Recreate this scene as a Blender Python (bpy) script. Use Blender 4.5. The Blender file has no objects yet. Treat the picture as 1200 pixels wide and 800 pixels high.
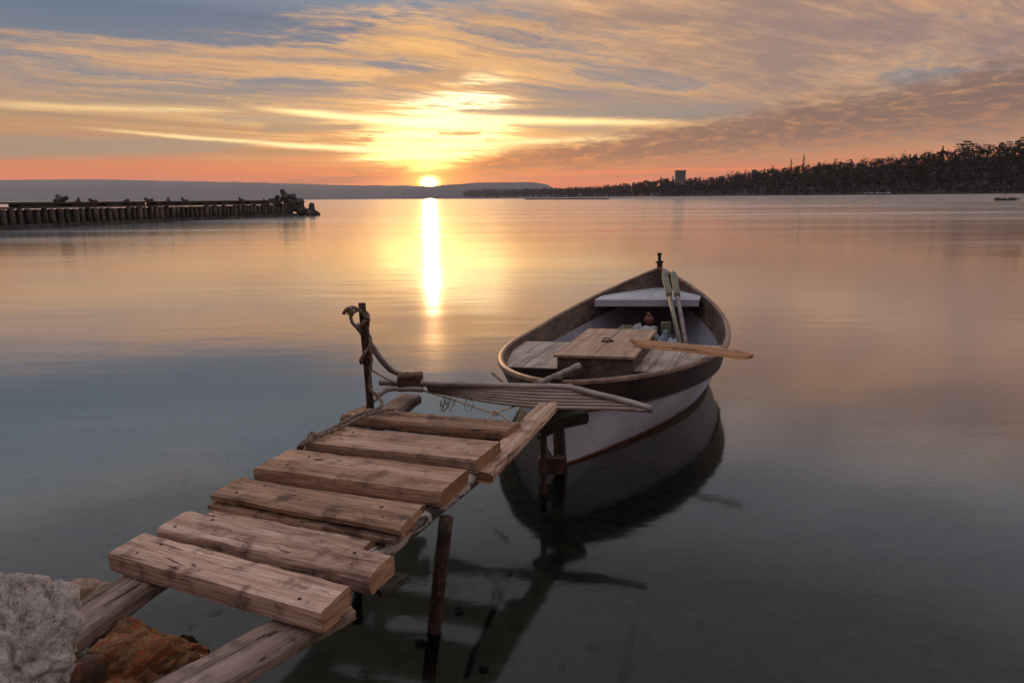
import bpy, bmesh, math, random
from mathutils import Vector, Matrix, noise
from math import radians as R, sin, cos, pi, exp

sc = bpy.context.scene
COL = sc.collection
random.seed(7)

# ------------------------------------------------------------------ camera
F, H, PITCH, ROLL = 800.0, 1.8, math.atan(168 / 800), R(0.4)
cam = bpy.data.cameras.new('camera')
cam.sensor_width = 36; cam.lens = 24; cam.clip_start = 0.05; cam.clip_end = 60000
camo = bpy.data.objects.new('camera', cam); COL.objects.link(camo)
camo.matrix_world = Matrix.Translation((0, 0, H)) @ Matrix.Rotation(pi / 2 - PITCH, 4, 'X') @ Matrix.Rotation(-ROLL, 4, 'Z')
sc.camera = camo
sc.view_settings.view_transform = 'Standard'; sc.view_settings.look = 'None'
sc.view_settings.exposure = 0.14; sc.view_settings.gamma = 1.0
sc.cycles.max_bounces = 8; sc.cycles.transparent_max_bounces = 16; sc.cycles.volume_bounces = 0
sc.cycles.sample_clamp_indirect = 6.0
sc.cycles.use_denoising = True

def ray(px, py):
    X, V = px - 600, 400 - py
    x = (X * cos(ROLL) + V * sin(ROLL)) / F; v = (-X * sin(ROLL) + V * cos(ROLL)) / F
    return Vector((x, cos(PITCH) + v * sin(PITCH), -sin(PITCH) + v * cos(PITCH)))
def at(px, py, z=None, Y=None):
    """point of the place that a survey line at (px, py) reaches on the level z or at the distance Y"""
    d = ray(px, py)
    t = (z - H) / d.z if z is not None else Y / d.y
    return Vector((d.x * t, d.y * t, H + d.z * t))
def ae(px, py):
    d = ray(px, py).normalized()
    return math.degrees(math.atan2(d.x, d.y)), math.degrees(math.asin(d.z))

def lin(c):
    return tuple(((v / 255) / 12.92 if v / 255 <= 0.04045 else ((v / 255 + 0.055) / 1.055) ** 2.4) for v in c)

SUN_A, SUN_E = ae(503, 212)
SUN_E = 1.7

# ------------------------------------------------------------------ node expression helper
class G:
    def __init__(s, tree): s.t = tree; s.n = tree.nodes; s.l = tree.links
    def node(s, ty, **kw):
        n = s.n.new(ty)
        for k, v in kw.items(): setattr(n, k, v)
        return n
    def put(s, sock, v):
        if isinstance(v, X): s.l.new(v.s, sock)
        elif isinstance(v, bpy.types.NodeSocket): s.l.new(v, sock)
        elif isinstance(v, (tuple, list)):
            v = tuple(v)
            if len(sock.default_value) == 4 and len(v) == 3: v = v + (1,)
            sock.default_value = v
        else: sock.default_value = v
    def m(s, op, a, b=0.0, c=None, clamp=False):
        n = s.node('ShaderNodeMath', operation=op, use_clamp=clamp)
        s.put(n.inputs[0], a); s.put(n.inputs[1], b)
        if c is not None: s.put(n.inputs[2], c)
        return X(s, n.outputs[0])
    def sm(s, v, a, b, lo=0.0, hi=1.0):
        n = s.node('ShaderNodeMapRange', interpolation_type='SMOOTHSTEP')
        s.put(n.inputs['Value'], v); s.put(n.inputs['From Min'], a); s.put(n.inputs['From Max'], b)
        s.put(n.inputs['To Min'], lo); s.put(n.inputs['To Max'], hi)
        return X(s, n.outputs['Result'])
    def exp(s, a): return s.m('EXPONENT', a)
    def gauss(s, v, c, w):
        d = (v - c) * (1.0 / w)
        return s.exp(d * d * -1.0)
    def comb(s, x, y, z=0.0):
        n = s.node('ShaderNodeCombineXYZ')
        for i, v in enumerate((x, y, z)): s.put(n.inputs[i], v)
        return X(s, n.outputs[0])
    def sep(s, v):
        n = s.node('ShaderNodeSeparateXYZ'); s.put(n.inputs[0], v)
        return [X(s, o) for o in n.outputs]
    def noise(s, vec, scale=1.0, detail=4.0, rough=0.55, dist=0.0, color=False):
        n = s.node('ShaderNodeTexNoise'); s.put(n.inputs['Vector'], vec)
        n.inputs['Scale'].default_value = scale; n.inputs['Detail'].default_value = detail
        n.inputs['Roughness'].default_value = rough; n.inputs['Distortion'].default_value = dist
        return X(s, n.outputs['Color' if color else 'Fac'])
    def voro(s, vec, scale=1.0, feature='F1', out='Distance', rnd=1.0):
        n = s.node('ShaderNodeTexVoronoi', feature=feature); s.put(n.inputs['Vector'], vec)
        n.inputs['Scale'].default_value = scale; n.inputs['Randomness'].default_value = rnd
        return X(s, n.outputs[out])
    def mix(s, f, a, b, mode='MIX'):
        n = s.node('ShaderNodeMix', data_type='RGBA', blend_type=mode, clamp_factor=True)
        s.put(n.inputs[0], f); s.put(n.inputs[6], a); s.put(n.inputs[7], b)
        return X(s, n.outputs[2])
    def ramp(s, v, stops):
        n = s.node('ShaderNodeValToRGB'); s.put(n.inputs[0], v)
        el = n.color_ramp.elements
        while len(el) < len(stops): el.new(0.5)
        for e, (p, c) in zip(el, stops): e.position = p; e.color = tuple(c) + (1,)
        return X(s, n.outputs[0])
    def vmul(s, v, k):
        n = s.node('ShaderNodeVectorMath', operation='MULTIPLY'); s.put(n.inputs[0], v); s.put(n.inputs[1], k)
        return X(s, n.outputs[0])
    def vadd(s, v, k):
        n = s.node('ShaderNodeVectorMath', operation='ADD'); s.put(n.inputs[0], v); s.put(n.inputs[1], k)
        return X(s, n.outputs[0])
    def scale(s, v, f):
        n = s.node('ShaderNodeVectorMath', operation='SCALE'); s.put(n.inputs[0], v); s.put(n.inputs['Scale'], f)
        return X(s, n.outputs[0])
class X:
    def __init__(s, g, sock): s.g = g; s.s = sock
    def __add__(s, o): return s.g.m('ADD', s, o)
    __radd__ = __add__
    def __mul__(s, o): return s.g.m('MULTIPLY', s, o)
    __rmul__ = __mul__
    def __sub__(s, o): return s.g.m('SUBTRACT', s, o)
    def __rsub__(s, o): return s.g.m('SUBTRACT', o, s)
    def __truediv__(s, o): return s.g.m('DIVIDE', s, o)

# ------------------------------------------------------------------ sky (world)
def build_world():
    w = bpy.data.worlds.new('World'); sc.world = w; w.use_nodes = True
    w.node_tree.nodes.clear()
    g = G(w.node_tree)
    tc = g.node('ShaderNodeTexCoord')
    x, y, z = g.sep(tc.outputs['Generated'])
    zc = g.m('MAXIMUM', z, 0.0)
    A = g.m('ARCTAN2', x, y) * 57.2958
    E = g.m('ARCSINE', zc) * 57.2958
    dA = A - SUN_A
    adA = g.m('ABSOLUTE', dA)
    right = g.m('MAXIMUM', dA, 0.0); left = g.m('MAXIMUM', dA * -1.0, 0.0)
    near = g.exp(adA * -0.045); nearer = g.exp(adA * -0.10)
    # clear-sky gradient, measured up from the horizon
    base = g.ramp(E * (1 / 90.0), [
        (0.0, lin((186, 68, 30))), (0.9 / 90, lin((236, 100, 34))), (2.1 / 90, lin((222, 112, 50))), (3.4 / 90, lin((204, 128, 76))), (5.8 / 90, lin((174, 138, 102))),
        (8.5 / 90, lin((112, 120, 130))), (13 / 90, lin((84, 106, 130))), (17 / 90, lin((140, 156, 172))), (23 / 90, (0.44, 0.57, 0.76)),
        (36 / 90, (0.68, 0.76, 0.90)), (1.0, (1.10, 1.04, 1.04))])
    dusk = g.ramp(E * (1 / 90.0), [(0.0, lin((76, 60, 76))), (6 / 90, lin((88, 72, 84))), (16 / 90, lin((86, 82, 98))),
                                   (45 / 90, (0.42, 0.41, 0.48)), (1.0, (1.02, 1.0, 1.10))])
    col = g.mix(g.sm(adA, 55, 125), base, dusk)
    # high cirrus: fibres drawn out on a level sheet, so they run together toward the horizon
    inv = g.m('DIVIDE', 1.0, zc + 0.07)
    Px, Py = x * inv, y * inv
    rot = R(28)
    Qx = Px * cos(rot) + Py * sin(rot); Qy = Py * cos(rot) - Px * sin(rot)
    warp = g.vadd(g.noise(g.comb(Qx, Qy, 3.1), 0.8, 4, 0.55, color=True), (-.5, -.5, -.5))
    big = g.noise(g.vadd(g.comb(Qx * 0.45, Qy * 1.05, 0.7), g.vmul(warp, (1.6, 1.6, 0.0))), 0.8, 5, 0.55)
    fib = g.noise(g.vadd(g.comb(Qx * 0.8, Qy * 4.2, 5.0), g.vmul(warp, (3.0, 3.0, 0.0))), 1.25, 8, 0.66)
    fine = g.noise(g.vadd(g.comb(Qx * 2.4, Qy * 9.0, 1.0), g.vmul(warp, (4.0, 4.0, 0.0))), 1.8, 6, 0.68)
    rip = g.sm(g.noise(g.vadd(g.comb(Qx * 8.0 + Qy * 5, Qy * 16.0, 8.0), g.vmul(warp, (5, 5, 0.0))), 2.0, 3, 0.5), 0.35, 0.65)
    hole1 = g.exp(((A + 30) * (A + 30) * (1 / 190.0) + (E - 14.6 - (A + 30) * 0.10) * (E - 14.6 - (A + 30) * 0.10) * (1 / 5.0)) * -1.0)
    hole2 = g.exp(((A + 8) * (A + 8) * (1 / 260.0) + (E - 17.5) * (E - 17.5) * (1 / 5.0)) * -1.0)
    gap = g.gauss(E, 5.2, 1.2) * g.sm(A, -8, -18) + g.gauss(E + (A - 10) * 0.05, 7.2, 0.8) * g.gauss(A, 9, 9) * 1.1
    cov = big * 1.55 + fib * 0.75 + fine * 0.32 + (rip - 0.5) * 0.05 - 1.30 + g.sm(A, -34, 20) * 0.12 - hole1 * 0.62 - hole2 * 0.34 - gap * 0.34 + g.gauss(E, 9.3, 2.4) * g.sm(dA, 8, -4) * 0.10
    veil = g.sm(cov, -0.14, 0.20) * g.sm(E, 2.0, 4.0)
    vcol = g.mix(near, lin((194, 146, 114)), lin((255, 192, 108)))
    vcol = g.mix(g.sm(E, 13, 24), vcol, (0.86, 0.80, 0.84))
    shade = g.sm(big * 0.55 + fine * 0.25 + g.noise(g.comb(Qx * .7, Qy * 1.6, 17.0), 1.3, 5, .6) * 0.35, 0.50, 0.68)
    vcol = g.mix(shade * g.sm(E, 24, 13, 0.4, 0.78), vcol, g.mix(near, lin((108, 96, 108)), lin((146, 116, 100))))
    col = g.mix(veil * g.sm(E, 14, 24, 0.9, 0.5), col, vcol)
    # one long tapering cloud bar or contrail between two bearings
    def bar(p0, p1, w0, w1, f0=0.12, f1=0.25, rag=0.5, k=2.0):
        (a0, e0), (a1, e1) = ae(*p0), ae(*p1)
        u = (A - a0) * (1.0 / (a1 - a0))
        v = E - e0 - u * (e1 - e0)
        deg = 0.0665
        wd = (u * ((w1 - w0) * deg) + w0 * deg)
        q_ = (v + (streak2 - 0.5) * rag * 1.3 + (ragn - 0.5) * rag * 0.7) / g.m('MAXIMUM', wd, 0.02)
        return g.exp(q_ * q_ * -1.0) * g.sm(u, 0.0, f0) * g.sm(u, 1.0, 1.0 - f1)
    streak = g.noise(g.comb(A * 0.045 + E * 0.05, E * 1.0 + A * 0.02, 2.0), 1.0, 6, 0.62, 0.5)
    streak2 = g.noise(g.comb(A * 0.12, E * 3.0 - A * 0.04, 6.0), 1.0, 6, 0.66, 0.4)
    ragn = g.noise(g.comb(A * 0.9, E * 3.6, 31.0), 1.0, 6, 0.7, 0.3)
    # pale gold light fanned out over the sun
    glowy = g.exp((dA * dA * (1 / 90.0) + (E - 5.2) * (E - 5.2) * (1 / 9.0)) * -1.0)
    lean = dA - (E - 4.0) * 0.9
    glow2 = g.exp((lean * lean * (1 / 16.0) + (E - 6.0) * (E - 6.0) * (1 / 16.0)) * -1.0)
    tex = g.sm(streak * 0.5 + streak2 * 0.3 + fine * 0.35 + fib * 0.2, 0.50, 0.78)
    goldm = g.sm((glowy * 0.75 + glow2 * 0.75) * (0.30 + tex * 1.0), 0.05, 1.05)
    gold = g.mix(g.sm(goldm, 0.05, 0.85), lin((246, 182, 100)), g.mix(g.sm(E, 2.5, 8.0), (2.9, 1.9, 0.5), (1.9, 1.5, 0.85)))
    col = g.mix(goldm, col, gold)
    # long level streaks of lit ice cloud reaching left and right from there
    wE_ = E - 5.0 - left * 0.035
    wideS = g.exp((dA * dA * (1 / 800.0) + wE_ * wE_ * (1 / 2.6)) * -1.0)
    bands = g.sm(g.noise(g.comb(A * 0.03, E * 1.7 + A * 0.055, 9.0), 1.0, 7, 0.66, 0.4), 0.47, 0.62)
    col = g.mix(bands * wideS * 0.85, col, g.mix(near, lin((226, 158, 104)), lin((255, 214, 136))))
    # slate and mauve bars crossing the bright part
    for p0, p1, w0, w1, kk, cc in (((512, 130), (930, 128), 2.5, 9, .85, (138, 128, 122)), ((585, 146), (740, 151), 2, 6, .75, (178, 148, 118)), ((510, 156), (572, 156), 1.5, 2.5, .7, (176, 146, 104)),
                                   ((250, 139), (400, 140), 5, 3, .7, (176, 150, 122)), ((300, 150), (440, 149), 5, 2.5, .8, (158, 136, 112)), ((330, 126), (420, 131), 5, 3, .6, (186, 150, 122)),
                                   ((360, 163), (450, 164), 2, 3, .7, (190, 142, 94)), ((-40, 172), (330, 168), 12, 8, .75, (158, 134, 112)), ((250, 178), (480, 177), 4, 3, .7, (172, 128, 88)), ((430, 98), (560, 84), 6, 7, .55, (176, 140, 108)),
                                   ((560, 166), (660, 170), 3, 3, .55, (196, 142, 92))):
        col = g.mix(g.m('MINIMUM', bar(p0, p1, w0, w1) * (kk + 0.55), 0.965), col, lin(cc))
    # contrails and lit edges
    for p0, p1, w0, w1, kk in (((270, 124), (620, 152), 2.5, 6, .9), ((500, 137), (840, 144), 6, 2.0, .95), ((60, 147), (560, 184), 1.2, 4, .9), ((470, 172), (780, 158), 5, 3, .7),
                               ((-60, 120), (300, 130), 4, 3, .5), ((300, 170), (520, 176), 1.5, 3, .7), ((380, 188), (620, 176), 2, 3, .75)):
        col = g.mix(bar(p0, p1, w0, w1, 0.25, 0.3, 0.28) * kk, col, g.mix(nearer, lin((255, 214, 146)), (2.3, 1.75, 0.8)))
    # the purple-grey bank climbing from the sun to the right, rippled along its edges
    cE = 1.9 + right * 0.100
    wE = 0.62 + right * 0.034
    rippl = g.noise(g.comb(A * 0.50 + E * 1.2, E * 2.2 - A * 0.26, 4.0), 1.0, 7, 0.70, 0.4)
    q = (E - cE) / wE + (rippl - 0.5) * 2.4
    bank = g.exp(q * q * q * q * -0.5) * g.sm(dA, 0.3, 5.0)
    bcol = g.mix(g.exp(dA * -0.06), lin((106, 84, 82)), lin((146, 78, 40)))
    bcol = g.mix(g.sm(rippl + g.gauss(q, -0.9, 0.6) * .10, 0.48, 0.66) * 0.7, bcol, g.mix(near, lin((166, 114, 84)), lin((255, 154, 52))))
    col = g.mix(bank * 0.93, col, bcol)
    # its lesser twin to the left
    cE2 = 2.5 - left * 0.13
    q2 = (E - cE2) / 0.50 + (rippl - 0.5) * 3.4
    bank2 = g.exp(q2 * q2 * -0.8) * g.sm(dA, -0.3, -2.5) * g.sm(dA, -24, -8)
    col = g.mix(bank2 * 0.9, col, lin((156, 80, 46)))
    # orange-red low bands
    low = g.sm(g.noise(g.comb(A * 0.05, E * 2.2, 21.0), 1.0, 6, 0.64, 0.4), 0.46, 0.60) * g.gauss(E, 1.5, 1.0) * g.sm(adA, 70, 30)
    col = g.mix(low * 0.75, col, lin((255, 124, 34)))
    # the sun, with its gold aureole
    dE = E - 1.28
    r2 = dA * dA * 0.5 + dE * dE * 1.2
    aure = g.exp(g.m('SQRT', dA * dA * 0.30 + dE * dE * 2.2 + 0.01) * -1.7)
    a3 = g.exp(g.m('SQRT', dA * dA * 0.5 + dE * dE * 0.9 + 0.01) * -0.42)
    emis = g.vadd(col, g.scale(g.comb(0.55, 0.17, 0.0), a3))
    emis = g.vadd(emis, g.scale(g.comb(3.4, 1.7, 0.15), aure))
    core = g.exp(r2 * -8.0)
    emis = g.vadd(emis, g.scale(g.comb(20.0, 14.0, 6.0), core))
    # physically based sky laid beneath for the blue scatter overhead
    st = g.node('ShaderNodeTexSky', sky_type='NISHITA', sun_disc=False, sun_elevation=R(SUN_E), sun_rotation=R(SUN_A))
    emis = g.vadd(emis, g.scale(X(g, st.outputs[0]), 0.012))
    bg = g.node('ShaderNodeBackground'); g.put(bg.inputs[0], emis); bg.inputs[1].default_value = 1.0
    out = g.node('ShaderNodeOutputWorld'); g.l.new(bg.outputs[0], out.inputs[0])
    w.cycles.sampling_method = 'MANUAL'; w.cycles.sample_map_resolution = 2048
build_world()

sl = bpy.data.lights.new('sun', 'SUN'); sl.energy = 2.2; sl.angle = R(0.6); sl.color = (1.0, 0.56, 0.26)
so = bpy.data.objects.new('sun', sl); COL.objects.link(so)
sd = Vector((sin(R(SUN_A)) * cos(R(SUN_E)), cos(R(SUN_A)) * cos(R(SUN_E)), sin(R(SUN_E))))
so.rotation_euler = sd.to_track_quat('Z', 'Y').to_euler()

# ------------------------------------------------------------------ object helpers
def link(name, me, mats=None, parent=None, loc=None):
    o = bpy.data.objects.new(name, me); COL.objects.link(o)
    if mats:
        for m in (mats if isinstance(mats, (list, tuple)) else [mats]): me.materials.append(m)
    if parent: o.parent = parent
    if loc is not None: o.location = loc
    return o
def mesh_bm(bm, smooth=False, name='mesh'):
    me = bpy.data.meshes.new(name); bm.to_mesh(me); bm.free()
    if smooth:
        for p in me.polygons: p.use_smooth = True
    return me
def tag(o, label=None, cat=None, group=None, kind=None):
    for k, v in (('label', label), ('category', cat), ('group', group), ('kind', kind)):
        if v: o[k] = v
    return o
def empty(name, loc=(0, 0, 0), rot=(0, 0, 0)):
    o = bpy.data.objects.new(name, None); COL.objects.link(o); o.location = loc; o.rotation_euler = rot
    o.empty_display_size = 0.1
    return o
def add_box(bm, c, s, rot=None, mat=0):
    v = []
    for dx in (-.5, .5):
        for dy in (-.5, .5):
            for dz in (-.5, .5):
                p = Vector((dx * s[0], dy * s[1], dz * s[2]))
                if rot is not None: p = rot @ p
                v.append(bm.verts.new(p + Vector(c)))
    for f in ((0, 1, 3, 2), (4, 6, 7, 5), (0, 4, 5, 1), (2, 3, 7, 6), (0, 2, 6, 4), (1, 5, 7, 3)):
        fc = bm.faces.new([v[i] for i in f]); fc.material_index = mat
    return v
def bevel_box(c, s, rot=None, b=0.006, seg=2):
    bm = bmesh.new(); add_box(bm, c, s, rot)
    bmesh.ops.bevel(bm, geom=bm.edges[:], offset=b, segments=seg, affect='EDGES', profile=0.6)
    return bm
def frame_for(t, up=Vector((0, 0, 1))):
    t = t.normalized()
    if abs(t.dot(up)) > 0.97: up = Vector((1, 0, 0))
    a = t.cross(up).normalized(); b = a.cross(t)
    return a, b
def smooth_path(pts, n=8):
    P = [Vector(p) for p in pts]; out = []
    P = [2 * P[0] - P[1]] + P + [2 * P[-1] - P[-2]]
    for i in range(1, len(P) - 2):
        for k in range(n):
            t = k / n; p0, p1, p2, p3 = P[i - 1:i + 3]
            out.append(0.5 * ((2 * p1) + (p2 - p0) * t + (2 * p0 - 5 * p1 + 4 * p2 - p3) * t * t + (3 * p1 - p0 - 3 * p2 + p3) * t ** 3))
    out.append(P[-2]); return out
def add_tube(bm, pts, r, seg=10, cap=True, jit=0.0):
    pts = [Vector(p) for p in pts]; rings = []; prev = None
    for i, p in enumerate(pts):
        t = (pts[min(i + 1, len(pts) - 1)] - pts[max(i - 1, 0)])
        if t.length < 1e-9: t = Vector((0, 0, 1))
        t.normalize()
        if prev is None: a, b = frame_for(t)
        else:
            a = (prev - t * prev.dot(t))
            a = a.normalized() if a.length > 1e-6 else frame_for(t)[0]
            b = a.cross(t)
        prev = a
        rr = r[i] if isinstance(r, (list, tuple)) else r
        rings.append([bm.verts.new(p + (a * cos(2 * pi * k / seg) + b * sin(2 * pi * k / seg)) * rr * (1 + random.uniform(-jit, jit))) for k in range(seg)])
    for r0, r1 in zip(rings, rings[1:]):
        for k in range(seg): bm.faces.new((r0[k], r0[(k + 1) % seg], r1[(k + 1) % seg], r1[k]))
    if cap:
        bm.faces.new(rings[0][::-1]); bm.faces.new(rings[-1])
def tube(name, pts, r, mat, parent=None, seg=10, smooth=True, jit=0.0):
    bm = bmesh.new(); add_tube(bm, pts, r, seg, jit=jit); bmesh.ops.recalc_face_normals(bm, faces=bm.faces[:])
    return link(name, mesh_bm(bm, smooth), mat, parent)

# ------------------------------------------------------------------ materials
def newmat(name):
    m = bpy.data.materials.new(name); m.use_nodes = True; m.node_tree.nodes.clear()
    g = G(m.node_tree); out = g.node('ShaderNodeOutputMaterial')
    return m, g, out
def principled(g, out, base, rough=0.8, metal=0.0, bump=None, bstr=0.3, bdist=0.01, spec=0.3):
    p = g.node('ShaderNodeBsdfPrincipled'); g.put(p.inputs['Base Color'], base)
    g.put(p.inputs['Roughness'], rough); p.inputs['Metallic'].default_value = metal
    p.inputs['Specular IOR Level'].default_value = spec
    if bump is not None:
        b = g.node('ShaderNodeBump'); b.inputs['Strength'].default_value = bstr; b.inputs['Distance'].default_value = bdist
        g.put(b.inputs['Height'], bump); g.l.new(b.outputs[0], p.inputs['Normal'])
    g.l.new(p.outputs[0], out.inputs[0]); return p
def objcoord(g, rnd=True):
    tc = g.node('ShaderNodeTexCoord'); v = X(g, tc.outputs['Object'])
    if rnd:
        oi = g.node('ShaderNodeObjectInfo')
        v = g.vadd(v, g.scale(g.comb(13.0, 7.0, 5.0), X(g, oi.outputs['Random'])))
        return v, X(g, oi.outputs['Random'])
    return v, None

def wood(name, dark, mid, light, rough=0.82, fibre=1.0, stain=0.5, rnd=0.35, bstr=0.5, spec=0.25, axis=0):
    m, g, out = newmat(name)
    v, r = objcoord(g)
    sc1 = [14, 14, 14]; sc1[axis] = 1.1
    sc2 = [150, 150, 150]; sc2[axis] = 3.5
    w1 = g.noise(v, 2.2, 2, 0.5, color=True)
    vv = g.vadd(v, g.vmul(w1, tuple(0.05 if k != axis else 0.15 for k in range(3))))
    n1 = g.noise(g.vmul(vv, tuple(sc1)), 1.0, 6, 0.6, 0.6)
    n2 = g.noise(g.vmul(vv, tuple(sc2)), 1.0, 3, 0.6)
    n3 = g.noise(v, 9.0, 5, 0.6)
    crk_s = [60, 60, 60]; crk_s[axis] = 2.0
    crk = g.sm(g.noise(g.vmul(vv, tuple(crk_s)), 1.0, 3, 0.5, 1.0), 0.365, 0.30)
    knot = g.sm(g.voro(g.vmul(v, tuple(9 if k != axis else 4 for k in range(3))), 1.0), 0.16, 0.05) * g.sm(g.noise(v, 4, 2), 0.5, 0.6)
    c = g.ramp(n1 * 0.6 + n2 * 0.4, [(0.34, dark), (0.49, mid), (0.64, light)])
    c = g.mix(g.sm(n3, 0.5, 0.68) * stain, c, tuple(d * 0.8 for d in dark))
    spot = g.sm(g.noise(g.vmul(v, tuple(30 if k != axis else 11 for k in range(3))), 1.0, 3, 0.5), 0.66, 0.72)
    c = g.mix(spot * 0.8, c, tuple(d * 0.35 for d in dark))
    c = g.mix(crk * 0.85 + knot * 0.75, c, tuple(d * 0.25 for d in dark))
    hs = g.node('ShaderNodeHueSaturation'); g.put(hs.inputs['Color'], c)
    g.put(hs.inputs['Value'], r * rnd + (1 - rnd * 0.55)); g.put(hs.inputs['Saturation'], 1.1 - r * rnd * 0.5)
    principled(g, out, X(g, hs.outputs[0]), rough, 0, n2 * 0.45 * fibre + n1 * 0.7 - crk * 0.9 - knot * 0.4, bstr, 0.006, spec)
    return m
def simple(name, c1, c2, scale=8.0, rough=0.7, metal=0.0, bstr=0.25, bdist=0.005, detail=5, spec=0.3, stretch=(1, 1, 1), c3=None, t3=(0.58, 0.66), s3=2.0):
    m, g, out = newmat(name); v, r = objcoord(g)
    v = g.vmul(v, stretch)
    n = g.noise(v, scale, detail, 0.6)
    c = g.mix(g.sm(n, 0.35, 0.65), c1, c2)
    if c3: c = g.mix(g.sm(g.noise(v, scale * s3, 6, 0.65), *t3), c, c3)
    principled(g, out, c, rough, metal, g.noise(v, scale * 3, 6, 0.6), bstr, bdist, spec)
    return m

M = {}
M['plank'] = wood('weathered_plank', (0.11, 0.056, 0.036), (0.34, 0.20, 0.132), (0.55, 0.36, 0.26), stain=0.6, bstr=0.8)
M['plank_end'] = wood('plank_end_grain', (0.11, 0.055, 0.028), (0.27, 0.14, 0.07), (0.36, 0.20, 0.11), axis=1, stain=0.4)
M['plank_grey'] = wood('grey_weathered_plank', (0.10, 0.054, 0.038), (0.34, 0.21, 0.155), (0.56, 0.39, 0.31), stain=0.75, bstr=0.9, rnd=.15)
M['plank_brown'] = wood('brown_weathered_plank', (0.06, 0.03, 0.018), (0.23, 0.13, 0.083), (0.39, 0.24, 0.16), stain=0.8, bstr=0.9, rnd=.15)
M['rail'] = wood('weathered_rail', (0.07, 0.045, 0.035), (0.22, 0.145, 0.115), (0.38, 0.27, 0.22), stain=0.6, bstr=0.7)
def peeling():
    m, g, out = newmat('peeling_rail'); v, r = objcoord(g)
    n = g.noise(g.vmul(v, (5.0, 9.0, 9.0)), 1.0, 6, 0.6, 0.8)
    f = g.noise(g.vmul(v, (6.0, 90.0, 90.0)), 1.0, 4, 0.6)
    k = g.sm(n, 0.49, 0.53)
    c = g.mix(f, (0.30, 0.24, 0.20), (0.46, 0.38, 0.33)); d = g.mix(f, (0.035, 0.022, 0.02), (0.09, 0.06, 0.05))
    principled(g, out, g.mix(k, d, c), 0.75, 0, k * 0.8 + f * 0.4, 0.6, 0.006); return m
M['peel'] = peeling()
M['dark_wood'] = wood('dark_wet_wood', (0.012, 0.008, 0.006), (0.03, 0.02, 0.015), (0.07, 0.045, 0.032))
M['deck'] = wood('boat_deck_wood', (0.14, 0.095, 0.07), (0.33, 0.245, 0.19), (0.43, 0.34, 0.28), stain=0.5, rnd=0.2, bstr=0.3, axis=1)
M['lid'] = wood('hatch_lid_wood', (0.13, 0.078, 0.052), (0.28, 0.178, 0.125), (0.36, 0.245, 0.18), stain=0.45, rnd=0.12, bstr=0.25, axis=1)
M['gunwale'] = wood('gunwale_wood', (0.06, 0.032, 0.02), (0.15, 0.078, 0.045), (0.27, 0.155, 0.095), stain=0.5, rough=0.55, spec=0.4, rnd=0.1, axis=1)
M['oarboard'] = wood('orange_stained_wood', (0.16, 0.06, 0.02), (0.34, 0.14, 0.05), (0.46, 0.22, 0.09), stain=0.3, rough=0.5, spec=0.4)
M['stick'] = wood('grey_stick', (0.08, 0.055, 0.045), (0.19, 0.145, 0.125), (0.29, 0.23, 0.20))
M['rust'] = simple('rusted_iron', (0.035, 0.018, 0.012), (0.11, 0.045, 0.022), 18, 0.8, 0.2, 0.6, 0.006, c3=(0.17, 0.07, 0.03))
M['rust_dark'] = simple('dark_rusted_iron', (0.02, 0.012, 0.01), (0.065, 0.03, 0.018), 16, 0.75, 0.2, 0.5, 0.005, c3=(0.11, 0.05, 0.025))
M['alu'] = simple('dull_aluminium_tube', (0.17, 0.13, 0.115), (0.28, 0.225, 0.20), 14, 0.5, 0.5, 0.15, 0.002, stretch=(.4, 1, 1), c3=(0.20, 0.12, 0.08), t3=(0.62, 0.72))
M['slat'] = simple('weathered_slat', (0.15, 0.10, 0.075), (0.25, 0.175, 0.135), 12, 0.7, 0.0, 0.2, 0.002, stretch=(.3, 2, 2))
M['white_hull'] = simple('white_hull_paint', (0.36, 0.35, 0.39), (0.46, 0.45, 0.50), 2.5, 0.5, 0, 0.15, 0.004, spec=0.4, c3=(0.27, 0.235, 0.22), t3=(0.60, 0.75), s3=3)
M['grey_paint'] = simple('grey_lining_paint', (0.20, 0.19, 0.21), (0.27, 0.25, 0.28), 3, 0.6, 0, 0.2, 0.004, c3=(0.14, 0.11, 0.11), t3=(0.58, 0.72), s3=3)
M['seat_paint'] = simple('pale_seat_paint', (0.27, 0.26, 0.285), (0.36, 0.34, 0.37), 3, 0.6, 0, 0.2, 0.003, c3=(0.26, 0.21, 0.19), t3=(0.62, 0.75), s3=3)
M['band'] = simple('dark_strake_paint', (0.018, 0.010, 0.009), (0.05, 0.022, 0.015), 5, 0.5, 0, 0.25, 0.004, stretch=(1, .35, 1), spec=0.35, c3=(0.12, 0.055, 0.035), t3=(0.64, 0.74), s3=5)
M['inner_band'] = simple('brown_inner_strake', (0.045, 0.028, 0.02), (0.12, 0.075, 0.055), 6, 0.75, 0, 0.3, 0.004, stretch=(1, .3, 1), c3=(0.18, 0.13, 0.10), s3=4)
M['boot'] = simple('red_waterline_paint', (0.12, 0.03, 0.02), (0.20, 0.09, 0.05), 12, 0.6, 0, 0.3, 0.004, c3=(0.16, 0.13, 0.05), t3=(0.5, 0.62))
M['green_oar'] = simple('flaking_green_paint', (0.08, 0.085, 0.05), (0.14, 0.13, 0.088), 10, 0.7, 0, 0.3, 0.003, c3=(0.24, 0.14, 0.07), t3=(0.56, 0.66), s3=3)
M['rope'] = simple('old_rope', (0.11, 0.07, 0.05), (0.22, 0.15, 0.11), 60, 0.95, 0, 0.8, 0.004)
M['cord'] = simple('pale_cord', (0.28, 0.19, 0.13), (0.42, 0.30, 0.21), 60, 0.95, 0, 0.8, 0.003)
M['concrete'] = simple('dark_sea_concrete', (0.035, 0.026, 0.022), (0.07, 0.055, 0.047), 1.5, 0.9, 0, 0.5, 0.05, c3=(0.10, 0.08, 0.07))
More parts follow.
